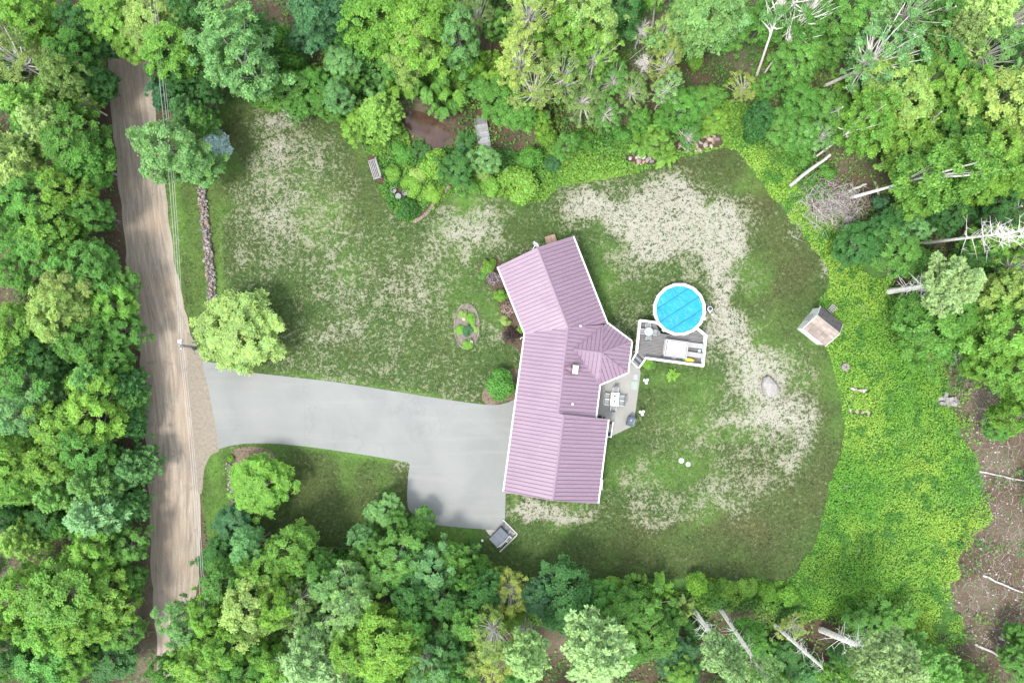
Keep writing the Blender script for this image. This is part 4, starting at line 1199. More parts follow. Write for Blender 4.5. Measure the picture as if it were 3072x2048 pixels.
# big boulder
bm = bmesh.new(); r_ = np.random.default_rng(3)
bo = empty("boulder", W(2306, 1158), R(8), "big pale grey boulder standing in the back lawn", "boulder")
for k in range(26):
    v_ = r_.normal(size=3); v_ /= np.linalg.norm(v_); bm.verts.new((v_[0] * .98, v_[1] * 1.36, max(v_[2] * .8, -.3) + .35))
bmesh.ops.convex_hull(bm, input=bm.verts[:])
for v_ in [v_ for v_ in bm.verts if not v_.link_faces]: bm.verts.remove(v_)
me = bpy.data.meshes.new("boulder_rock"); bm.to_mesh(me); bm.free(); me.materials.append(M['stone']); obj("rock_body", me, bo, color=(.40, .38, .36))
obj("rock_slab", ROCKS[3], bo, (.72, -.2, .3), (0, .3, .4), (.9, 1.7, .8), (.33, .29, .26))
t = empty("white_rock", W(2540, 660), 0, "flat white rock among the brush beside the leaning trunk", "rock")
obj("rock_body", ROCKS[2], t, (0, 0, .2), (0, 0, .5), (1.5, 1.3, .9), (.66, .63, .6)); obj("rock_chip", ROCKS[5], t, (.05, -.75, .15), (0, 0, .2), (.8, .7, .6), (.66, .63, .6))
# block pile
t = empty("block_pile", W(2843, 1200), 0, "jumbled pile of pale concrete blocks where ground cover meets bare soil", "block pile")
for x, y, a, l, z in ((2820, 1196, 10, 1.0, .2), (2832, 1186, 70, 1.1, .35), (2838, 1206, -8, .9, .2), (2852, 1205, -20, .9, .25), (2862, 1196, -60, .8, .2), (2824, 1210, -5, .9, .2), (2858, 1212, -15, .9, .2), (2846, 1196, 20, .8, .4), (2834, 1199, 85, .9, .5), (2868, 1208, -35, .6, .2), (2842, 1214, 0, .6, .2)):
    p = W(x, y) - W(2843, 1200); MB().box((0, 0, 0), (l * .75, .4, .36)).build("block", M['stone'], t, color=random.choice([(.34, .33, .3), (.40, .38, .36), (.28, .26, .25)]))
    o_ = t.children[-1] if t.children else None
    o_ = [c for c in bpy.data.objects if c.parent == t][-1]; o_.location = (p.x, p.y, z); o_.rotation_euler = (random.uniform(-.2, .2), random.uniform(-.2, .2), R(a))
# stump
t = empty("tree_stump", W(2533, 1100), 0, "weathered round tree stump in the green ground cover", "stump")
MB().lathe((0, 0, 0), [(.62, 0), (.5, .15), (.46, .5), (.44, .52)], 16).build("stump_body", M['bark'], t, color=(.34, .29, .26)); MB().lathe((0, 0, .52), [(.43, 0), (.4, .02)], 16).build("cut_face", M['greywood'], t, color=(.5, .44, .4))
for k in range(5): MB().bar((.0, 0, .55), (.4 * math.cos(k * 1.3), .4 * math.sin(k * 1.3), .55), .05, .03).build("crack", M['bark'], t, color=(.12, .09, .08))
# flagstone edging
t = empty("stone_edging", W(1300, 615), 0, "curved row of pinkish flat stones edging the pond garden", "edging")
L = [W(x, y) for x, y in smooth_line([(1240, 666), (1262, 655), (1285, 635), (1305, 605), (1328, 578), (1350, 558)], 8)]
for i in range(0, len(L) - 2, 2):
    a, b = L[i], L[min(i + 2, len(L) - 1)]; c = (a + b) / 2 - t.location; d = b - a
    o_ = MB().box((0, 0, .1), (d.length * .84, random.uniform(.30, .46), random.uniform(.16, .26))).build("edging_stone", M['stone'], t, color=random.choice([(.36, .23, .18), (.30, .24, .21), (.24, .22, .23), (.38, .28, .22)]))
    o_.location = (c.x, c.y, 0); o_.rotation_euler = (0, 0, math.atan2(d.y, d.x) + random.uniform(-.1, .1))

# ------------------------------------------------------------------ garden furniture
t = empty("garden_bench", W(1126, 511), math.atan2(-61, 19) , "weathered white slatted bench at the lawn edge by the pond garden", "bench")
for i in range(5): MB().box((0, -.42 + i * .19, .45), (2.35, .10, .035)).build("seat_slat", M['greywood'], t, color=(.60, .59, .6))
for i in range(3): MB().box((0, .44 + i * .07, .62 + i * .2), (2.3, .05, .13)).build("back_slat", M['greywood'], t, color=(.56, .55, .56))
for s in (-1, 1):
    MB().box((s * 1.1, .02, .66), (.08, .95, .05)).build("armrest", M['greywood'], t, color=(.6, .59, .6))
    for y in (-.42, .45): MB().box((s * 1.1, y, .33 if y < 0 else .55), (.08, .08, .66 if y < 0 else 1.1)).build("leg", M['greywood'], t, color=(.5, .49, .49))
# footbridge
ba, bb = W(1440, 353, .5), W(1456, 447, .5)
bd = (bb - ba).normalized(); bn = Vector((-bd.y, bd.x, 0)); bl = (bb - ba).length
t = empty("footbridge", (ba + bb) / 2 - Vector((0, 0, .5)), math.atan2(bd.y, bd.x), "pale grey plank footbridge among the reeds beside the pond", "footbridge")
nb = 24
for i in range(nb):
    MB().box(((i + .5) / nb * bl - bl / 2, 0, .5), (bl / nb * .93, 1.36, .05)).build("plank", M['greywood'], t, color=random.choice([(.62, .62, .64), (.56, .56, .58), (.66, .66, .67), (.50, .49, .49)]) if i > 4 else (.34, .33, .33))
for s in (-1, 1): MB().box((0, s * .7, .55), (bl, .06, .2)).build("side_beam", M['greywood'], t, color=(.62, .62, .63))
# bistro set
for x, y, lb in ((1184, 575, "round-backed wire chair on the bench side of the tiny bistro table"), (1217, 583, "round-backed wire chair on the hedge side of the tiny bistro table")):
    t = empty("wire_chair", W(x, y), R(30), lb, "chair", "wire chairs in the pond garden")
    ringp = [(.3 * math.cos(k * .449), .3 * math.sin(k * .449), .85) for k in range(15)]
    MB().tube(ringp, .022, 6).build("back_ring", M['alu'], t)
    MB().cyl((0, 0, .42), .22, .22, .03, 14).build("seat", M['grey'], t)
    for k in range(4): MB().bar((.18 * math.cos(k * 1.57), .18 * math.sin(k * 1.57), 0), (.28 * math.cos(k * 1.57), .28 * math.sin(k * 1.57), .85), .025, .025).build("leg", M['alu'], t)
t = empty("bistro_table", W(1197, 592), 0, "tiny round grey table between the two wire chairs", "table")
MB().cyl((0, 0, .68), .36, .36, .03, 18).build("table_top", M['grey'], t); MB().cyl((0, 0, 0), .05, .05, .68, 8).build("pedestal", M['charcoal'], t)

# island flower bed edging
t = empty("bed_edging", W(1400, 979), 0, "oval ring of brown edging round the island flower bed", "edging")
for k in range(40):
    a = 2 * math.pi * k / 40; c = Vector((1.5 * math.cos(a), 2.72 * math.sin(a), 0)); c2 = Vector((1.5 * math.cos(a + .157), 2.72 * math.sin(a + .157), 0))
    MB().bar(c + Vector((0, 0, .06)), c2 + Vector((0, 0, .06)), random.uniform(.1, .16), .12).build("edging_block", M['stone'], t, color=random.choice([(.24, .19, .16), (.30, .25, .21), (.2, .16, .14)]))
sheet("island_bed", [(W(1400, 979).x + 1.45 * math.cos(2 * math.pi * k / 32), W(1400, 979).y + 2.66 * math.sin(2 * math.pi * k / 32)) for k in range(32)], .03, plain("bed_mulch", (.15, .13, .11), .95, .3, 5, bmp=.6))
for x, y, lb in ((1392, 957, "round tan solar lamp among pale plants at the top of the island bed"), (1414.5, 1026, "round tan solar lamp at the driveway end of the island bed")):
    t = empty("solar_lamp", W(x, y), 0, lb, "garden lamp", "solar lamps in the island bed")
    MB().cyl((0, 0, 0), .03, .03, .4, 8).build("spike", M['charcoal'], t); MB().lathe((0, 0, .4), [(.2, 0), (.23, .04), (.12, .12), (.03, .14)], 16).build("lamp_cap", M['paint'], t, color=(.58, .44, .33))
    MB().cyl((0, 0, .28), .12, .12, .12, 12).build("lens", M['glass'], t)
# white hose hanger
tag(MB().tube([W(1561, 1017, .4), W(1564, 1012, .5), W(1570, 1012, .6), W(1574, 1008, .7), W(1578, 1006, 1.2)], .04).build("downspout_hose", M['white']), "thin white crooked downspout hose by the bend of the front wall", "hose")

# orange barrel, boards and other odds at the bottom hedge
t = empty("orange_barrel", W(1611, 1738), R(10), "orange ribbed barrel half hidden at the hedge along the back lawn", "barrel")
MB().lathe((0, 0, 0), [(.42, 0), (.46, .2), (.44, .3), (.46, .5), (.44, .6), (.43, .8), (.38, .84)], 18).build("drum", M['paint'], t, color=(.62, .36, .06))
for k in range(6): MB().box((-.3 + k * .12, 0, .86), (.04, .6, .05)).build("lid_rib", M['paint'], t, color=(.66, .42, .1))
t = empty("board_stack", W(1567, 1762), R(32), "rough stack of weathered boards by the orange barrel", "board stack")
for i, (x, y, z, l) in enumerate(((0, -.35, .3, 2.2), (.1, -.15, .35, 2.4), (-.1, .05, .3, 2.0), (.05, .25, .36, 1.9), (.3, -.5, .3, 1.6), (0, 0, .12, 2.2), (0, .3, .12, 2.0))):
    MB().box((x, y, z), (l, .17, .07), random.uniform(-.06, .06)).build("board", M['greywood'], t, color=random.choice([(.62, .62, .6), (.5, .48, .45), (.36, .3, .26)]))
tag(MB().tube([W(425, 1229, .3), W(431, 1233, .35), W(438, 1228, .3)], .05).tube([W(424, 1238, .3), W(431, 1233, .35), W(437, 1238, .2)], .05).build("forked_branch", M['bark'], color=(.7, .62, .6)), "bleached forked branch lying on the road's wooded shoulder", "branch")

# ------------------------------------------------------------------ vegetation
def unit(a): return a / np.maximum(np.linalg.norm(a, axis=-1, keepdims=True), 1e-9)
def leaf_mesh(name, P, Nn, L, Wd, m, tint, T=None, fold=0.0, seed=0):
    """diamond leaves: centre, normal, length, width, tint per leaf"""
    g = np.random.default_rng(seed)
    n = len(P)
    Nn = unit(Nn)
    if T is None: T = g.normal(size=(n, 3))
    T = unit(T - Nn * (T * Nn).sum(1, keepdims=True))
    B = np.cross(Nn, T)
    L = np.broadcast_to(L, n)[:, None]; Wd = np.broadcast_to(Wd, n)[:, None]
    V = np.empty((n, 4, 3), np.float32)
    dn = Nn * (L * fold)
    V[:, 0] = P - T * L / 2 - dn; V[:, 1] = P + B * Wd / 2; V[:, 2] = P + T * L / 2 - dn; V[:, 3] = P - B * Wd / 2
    me = bpy.data.meshes.new(name)
    me.vertices.add(4 * n); me.vertices.foreach_set('co', V.ravel())
    me.loops.add(4 * n); me.loops.foreach_set('vertex_index', np.arange(4 * n, dtype=np.int32))
    me.polygons.add(n); me.polygons.foreach_set('loop_start', np.arange(0, 4 * n, 4, dtype=np.int32))
    if tint.ndim == 1: tint = np.repeat(tint[:, None], 3, 1)
    c = np.ones((n, 4, 4), np.float32); c[:, :, :3] = tint[:, None, :]
    a = me.attributes.new("tint", 'FLOAT_COLOR', 'POINT'); a.data.foreach_set('color', c.ravel())
    me.materials.append(m); me.update(calc_edges=True)
    return me

def dirs(g, n, zmin=-1.0):
    z = g.uniform(zmin, 1, n); a = g.uniform(0, 2 * np.pi, n); r = np.sqrt(np.maximum(1 - z * z, 0))
    return np.stack([r * np.cos(a), r * np.sin(a), z], 1)

def tint_of(g, n, spread=.16, warm=.12):
    b = g.uniform(1 - spread, 1 + spread, n); w = g.uniform(-warm, warm, n)
    return np.stack([b * (1 + w), b, b * (1 - w)], 1)

def broad_proto(seed, Rr=4.5, H=14.0, lobes=42, leaf=.30, lobe_r=(.2, .34), dens=1.0, flat=.36, up=.3, irregular=.25, limbs=18, spurs=.22):
    g = np.random.default_rng(seed)
    cz, b = .64 * H, flat * H
    ph = g.uniform(0, 6.3, 4)
    D = dirs(g, lobes, -.45)
    # spread lobes apart
    for _ in range(12):
        d = D[:, None] - D[None]; q = (d ** 2).sum(-1) + np.eye(lobes)
        D = unit(D + .02 * (d / q[..., None]).sum(1) * .3)
    az = np.arctan2(D[:, 1], D[:, 0])
    k = 1 + irregular * (np.sin(2 * az + ph[0]) * .5 + np.sin(3 * az + ph[1]) * .4 + np.sin(5 * az + ph[2]) * .3)
    rr = np.where(g.random(lobes) < spurs, g.uniform(.9, 1.14, lobes), g.uniform(.55, .86, lobes)) * k
    C = np.stack([D[:, 0] * Rr * rr, D[:, 1] * Rr * rr, cz + D[:, 2] * b * g.uniform(.6, 1.0, lobes)], 1)
    rl = Rr * g.uniform(*lobe_r, lobes) * np.where(rr / k > .88, .68, 1)
    lt = g.uniform(.86, 1.14, lobes)
    Ps, Ns, Ts = [], [], []
    tr_ = leaf * 1.15                                   # rosettes of leaves at the twig ends
    for i in range(lobes):
        nt = max(8, int(dens * 7.5 * rl[i] ** 2 / (tr_ * tr_ * 2.3)))
        q = unit(dirs(g, nt) + D[i] * .6 + np.array([0, 0, .5]))
        r_ = rl[i] * (g.uniform(.3, 1.28, nt) + .14 * np.sin(q[:, 0] * 7 + i) * np.sin(q[:, 1] * 8 + 2 * i))
        tc = C[i] + q * r_[:, None] * np.array([1, 1, .55])
        tt = tint_of(g, nt, .22, .1) * lt[i]
        m_ = 15
        qq = np.repeat(q, m_, 0)
        p = np.repeat(tc, m_, 0) + g.normal(size=(nt * m_, 3)) * tr_ * np.array([.62, .62, .3])
        Ps.append(p); Ns.append(qq * .7 + g.normal(size=(nt * m_, 3)) * .42 + np.array([0, 0, up + .5])); Ts.append(np.repeat(tt, m_, 0) * g.uniform(.86, 1.14, (nt * m_, 1)))
    P = np.concatenate(Ps); Nn = np.concatenate(Ns); t = np.concatenate(Ts)
    s = g.uniform(.7, 1.3, len(P)) * leaf
    crown = leaf_mesh("crown", P, Nn, s * 1.15, s * .72, M['leaf'], t, fold=.12, seed=seed)
    mb = MB()
    bend = g.normal(size=2) * .25
    mb.tube([(0, 0, -.2), (bend[0] * .4, bend[1] * .4, H * .3), (bend[0], bend[1], H * .6), (bend[0] * .6, 0, H * .88)], [.26, .2, .13, .03], 8)
    for i in g.permutation(lobes)[:limbs]:
        z0 = H * g.uniform(.3, .6); c = C[i]
        st = np.array([bend[0] * .7, bend[1] * .7, z0]); mid = (st + c) / 2 + np.array([0, 0, -.4])
        mb.tube([st, mid, c + D[i] * rl[i] * (1.05 if limbs > 30 else .5)], [.11, .07, .02], 5)
    return crown, mb.mesh("trunk", M['bark'])

def pine_proto(seed, Rr=3.8, H=16.0, clear=.3, whorls=12, per=6, spray=.5, wid=.11, dead=0, droop=.1, dens=1.0, girth=1.0):
    g = np.random.default_rng(seed)
    mb = MB()
    mb.tube([(0, 0, -.2), (g.normal() * .1, g.normal() * .1, H * .4), (0, 0, H)], [.24 * girth, .17 * girth, .025], 8)
    Ps, Ns, Ts, Td = [], [], [], []
    for w in range(whorls):
        f = w / (whorls - 1); z = H * (clear + (.97 - clear) * f)
        Lb = Rr * (1 - f ** 1.4) * (.75 + .25 * min(1, f * 5 + .3)) + .35
        for j in range(per):
            a = 2 * np.pi * (j + .5 * (w % 2)) / per + g.normal() * .22
            l = Lb * g.uniform(.65, 1.12)
            rise = l * (.15 + .5 * f) - droop * l
            e = np.array([np.cos(a) * l, np.sin(a) * l, rise])
            z0 = np.array([0, 0, z + g.normal() * .15])
            mb.tube([z0, z0 + e * .5 + np.array([0, 0, -.08 * l]), z0 + e], [.05, .03, .01], 4, cap=False)
            n = int((14 + 20 * l / Rr) * dens)
            s = g.uniform(.22, 1.0, n) ** .8
            side = np.array([-np.sin(a), np.cos(a), 0])
            off = g.uniform(-1, 1, n) * (.12 + .42 * np.sin(np.pi * np.clip(s, 0, 1) ** 1.2)) * l * .5
            base = z0 + e * s[:, None] + side * off[:, None] + np.array([0, 0, 1]) * (g.uniform(-.12, .2, n))[:, None] - np.array([0, 0, .16 * l]) * (s * (1 - s))[:, None]
            for q in range(6):
                dd = unit(unit(e)[None] * .8 + side * (np.sign(off) * .5)[:, None] + g.normal(size=(n, 3)) * .6 + np.array([0, 0, .25]))
                Ps.append(base + dd * spray * .45); Ts.append(dd)
                Ns.append(np.array([0, 0, 1.0]) + g.normal(size=(n, 3)) * .55); Td.append(tint_of(g, n, .18, .08) * (0.9 + .2 * g.random()))
    P = np.concatenate(Ps); n = len(P)
    s = g.uniform(.7, 1.25, n) * spray
    crown = leaf_mesh("crown", P, np.concatenate(Ns), s, s * wid / spray * 1.3 + .02, M['needle'], np.concatenate(Td), np.concatenate(Ts), fold=.05, seed=seed)
    for k in range(dead):
        z = H * g.uniform(.2, clear + .1); a = g.uniform(0, 6.3); l = g.uniform(.8, 2.4)
        p0 = Vector((0, 0, z)); p1 = p0 + Vector((math.cos(a) * l, math.sin(a) * l, g.uniform(-.5, .2)))
        mid = p0.lerp(p1, .55) + Vector((g.normal() * .15, g.normal() * .15, .1))
        mb.tube([p0, mid, p1], [.035, .022, .008], 4, cap=False)
        mb.tube([mid, mid + Vector((g.normal() * .5, g.normal() * .5, -.2))], [.018, .006], 4, cap=False)
    return crown, mb.mesh("trunk", M['bark'])

def dead_proto(seed, H=20.0, fan=70, length=3.4):
    g = np.random.default_rng(seed)
    mb = MB(); mb.tube([(0, 0, -.2), (.1, 0, H * .5), (0, 0, H)], [.25, .16, .03], 8)
    br = MB()
    for k in range(fan):
        z = H * g.uniform(.4, .97); a = g.uniform(0, 6.3); l = length * g.uniform(.4, 1) * (1.1 - .6 * z / H)
        d = Vector((math.cos(a), math.sin(a), g.uniform(.2, .9)))
        p0 = Vector((0, 0, z)); p1 = p0 + d * l * .5 + Vector((0, 0, -.1)); p2 = p0 + d * l + Vector((g.normal() * .2, g.normal() * .2, .1))
        br.tube([p0, p1, p2], [.045, .03, .01], 4, cap=False)
        for q in range(3):
            s = p0.lerp(p2, g.uniform(.4, .9)); br.tube([s, s + Vector((g.normal() * .5, g.normal() * .5, .3))], [.02, .008], 4, cap=False)
    return br.mesh("branches", M['bark']), mb.mesh("trunk", M['bark'])

def shrub_proto(seed, Rr=1.3, H=1.5, lobes=9, leaf=.14, varieg=0, dens=1.0, up=.3):
    g = np.random.default_rng(seed)
    D = dirs(g, lobes, 0.0); C = D * np.array([Rr * .55, Rr * .55, H * .4]) + np.array([0, 0, H * .38]); rl = Rr * g.uniform(.36, .5, lobes)
    Ps, Ns, Ts = [], [], []
    for i in range(lobes):
        n = int(dens * 9.5 * rl[i] ** 2 / (leaf * leaf * .4))
        q = unit(dirs(g, n, -.6) + D[i] * .4 + np.array([0, 0, .3])); p = C[i] + q * (rl[i] * g.uniform(.6, 1.1, n))[:, None] * np.array([1, 1, .9])
        t = tint_of(g, n, .2)
        if varieg: t = np.where(g.random(n)[:, None] < .55, np.array([[1.35, 1.15, 1.25]]) * g.uniform(.8, 1.2, (n, 1)), np.array([[.16, .2, .12]]))
        p[:, 2] = np.maximum(p[:, 2], .04)
        Ps.append(p); Ns.append(q + g.normal(size=(n, 3)) * .5 + np.array([0, 0, up])); Ts.append(t)
    P = np.concatenate(Ps); s = g.uniform(.7, 1.3, len(P)) * leaf
    crown = leaf_mesh("foliage", P, np.concatenate(Ns), s * 1.3, s * .75, M['leaf'], np.concatenate(Ts), fold=.1, seed=seed)
    mb = MB()
    for k in range(5):
        a = k * 1.26; mb.tube([(.05 * math.cos(a), .05 * math.sin(a), -.05), (Rr * .4 * math.cos(a), Rr * .4 * math.sin(a), H * .5)], [.03, .012], 5)
    return crown, mb.mesh("stems", M['bark'])

def fern_proto(seed, Rr=1.5, H=1.6, fronds=34, leaf=.3):
    g = np.random.default_rng(seed)
    Ps, Ns, Ts, Td = [], [], [], []
    for k in range(fronds):
        a = g.uniform(0, 6.3); l = Rr * g.uniform(.55, 1.1); h = H * g.uniform(.6, 1.05); n = 22
        s = np.linspace(.12, 1, n)
        x = l * s; z = h * (1 - (1 - s * 1.15) ** 2) * .9 - .25 * h * s ** 3
        o = np.array([np.cos(a), np.sin(a), 0]); sd_f = np.array([-np.sin(a), np.cos(a), 0])
        for sg in (-1, 1):
            wv = leaf * (1.05 - s * .75)
            d = unit(o * .5 + sd_f * sg + np.array([0, 0, -.25])) * np.ones((n, 1))
            Ps.append(o * x[:, None] + np.array([0, 0, 1]) * z[:, None] + d * (wv * .5)[:, None]); Ts.append(d); Ns.append(np.array([0, 0, 1.0]) + o * .3 + g.normal(size=(n, 3)) * .2); Td.append(tint_of(g, n, .15))
    P = np.concatenate(Ps); n = len(P)
    crown = leaf_mesh("foliage", P, np.concatenate(Ns), leaf * g.uniform(.8, 1.2, n), .1 * np.ones(n), M['leaf'], np.concatenate(Td), np.concatenate(Ts), fold=.08, seed=seed)
    mb = MB()
    for k in range(6): a = k * 1.05; mb.tube([(0, 0, -.05), (Rr * .3 * math.cos(a), Rr * .3 * math.sin(a), H * .6)], [.025, .01], 5)
    return crown, mb.mesh("stems", M['bark'])

PROTO = {
    'broad': [broad_proto(20 + i, leaf=.215 + .03 * (i % 3), lobes=70 + 6 * (i % 4), lobe_r=(.11, .27), irregular=.42) for i in range(6)],
    'maple': [broad_proto(40 + i, leaf=.255, lobes=64, lobe_r=(.11, .26), irregular=.5, up=.45) for i in range(5)],
    'airy': [broad_proto(60 + i, leaf=.22, lobes=60, lobe_r=(.11, .21), dens=.55, irregular=.5, limbs=60) for i in range(4)],
    'compact': [broad_proto(70 + i, leaf=.19, lobes=80, lobe_r=(.13, .24), irregular=.12, spurs=.1, flat=.42) for i in range(2)],
    'pine': [pine_proto(80 + i) for i in range(3)],
    'spruce': [pine_proto(90 + i, girth=1.6, Rr=3.0, H=20.0, clear=.6, whorls=11, per=6, spray=.42, wid=.13, dead=60, droop=.2) for i in range(3)],
    'dead': [dead_proto(95)],
    'bush': [shrub_proto(110 + i) for i in range(4)],
    'varieg': [shrub_proto(120 + i, leaf=.13, varieg=1) for i in range(2)],
    'blue': [pine_proto(130, Rr=1.3, H=2.6, clear=.06, whorls=12, per=9, spray=.26, wid=.09, droop=.25, dens=.8)],
    'fern': [fern_proto(140 + i) for i in range(2)],
}
DIM = {'broad': (4.9, 14, .62), 'maple': (5.0, 14, .62), 'airy': (5.0, 14, .62), 'compact': (4.4, 14, .62), 'pine': (3.8, 16, .6), 'spruce': (3.0, 20, .76), 'dead': (3.2, 20, .7), 'bush': (1.3, 1.5, .45), 'varieg': (1.3, 1.5, .45), 'blue': (1.3, 2.6, .35), 'fern': (1.5, 1.6, .5)}
COLOR = {'L': (.195, .385, .062), 'Y': (.30, .43, .12), 'G': (.125, .30, .058), 'D': (.072, .20, .05), 'M': (.185, .375, .125), 'B': (.085, .22, .09), 'P': (.245, .40, .14), 'O': (.20, .30, .09), 'W': (.33, .41, .10), 'V': (.34, .31, .29), 'U': (.05, .033, .03), 'S': (.38, .54, .55), 'N': (.38, .35, .33)}
CWORD = {'L': 'lime green', 'Y': 'pale yellow-green', 'G': 'mid green', 'D': 'dark green', 'M': 'minty green', 'B': 'blue-green', 'P': 'pale minty', 'O': 'olive green', 'W': 'yellowing', 'V': 'white-variegated', 'U': 'brown-purple', 'S': 'silvery blue', 'N': 'bare grey'}
KWORD = {'compact': 'round-crowned tree', 'broad': 'round-crowned tree', 'maple': 'clump-crowned tree', 'airy': 'sparse twiggy tree', 'pine': 'feathery pine', 'spruce': 'tall spruce', 'dead': 'dead conifer', 'bush': 'bush', 'varieg': 'bush', 'blue': 'spruce', 'fern': 'ferny bush'}
ONAME = {'compact': 'broadleaf_tree', 'broad': 'broadleaf_tree', 'maple': 'broadleaf_tree', 'airy': 'broadleaf_tree', 'pine': 'pine_tree', 'spruce': 'spruce_tree', 'dead': 'dead_conifer', 'bush': 'bush', 'varieg': 'bush', 'blue': 'blue_spruce', 'fern': 'ferny_bush'}
BARKC = [(.26, .22, .19), (.34, .31, .28), (.22, .19, .16), (.42, .39, .36)]
placed = []
def plant(px, py, r, h, kind, colr, base=None, label=None, bark=None, word=None):
    """px,py,r: where the crown shows and how wide; h metres; base: where the trunk meets the ground, if it shows"""
    Rr, H, cf = DIM[kind]
    zc = h * cf
    c = W(px, py, zc); b = W(*base) if base else Vector((c.x, c.y, 0))
    k = len(placed); cr, tr = PROTO[kind][k % len(PROTO[kind])]
    t = bpy.data.objects.new(ONAME[kind], None); t.empty_display_size = .3
    ax = (c - b).normalized() if base else Vector((0, 0, 1))
    q = Vector((0, 0, 1)).rotation_difference(ax) @ Quaternion((0, 0, 1), random.random() * 6.283)
    t.rotation_mode = 'QUATERNION'; t.rotation_quaternion = q
    t.location = b
    rw = r * MPP * (CAM_H - zc) / CAM_H
    s = rw / Rr; sz = (c - b).length / (H * cf) if base else h / H
    t.scale = (s * random.uniform(.92, 1.08), s * random.uniform(.92, 1.08), sz)
    link(t)
    j = np.array(COLOR[colr]) * random.uniform(.88, 1.12) * np.array([random.uniform(.92, 1.08), 1, random.uniform(.9, 1.1)])
    obj(cr.name.split('.')[0], cr, t, color=tuple(j) if kind != 'dead' else (.85, .81, .76))
    obj(tr.name.split('.')[0], tr, t, color=bark or ((.8, .76, .7) if kind == 'airy' else random.choice(BARKC)))
    placed.append((t, px, py, f"{CWORD[colr]} {word or KWORD[kind]}", label, kind))
    return t

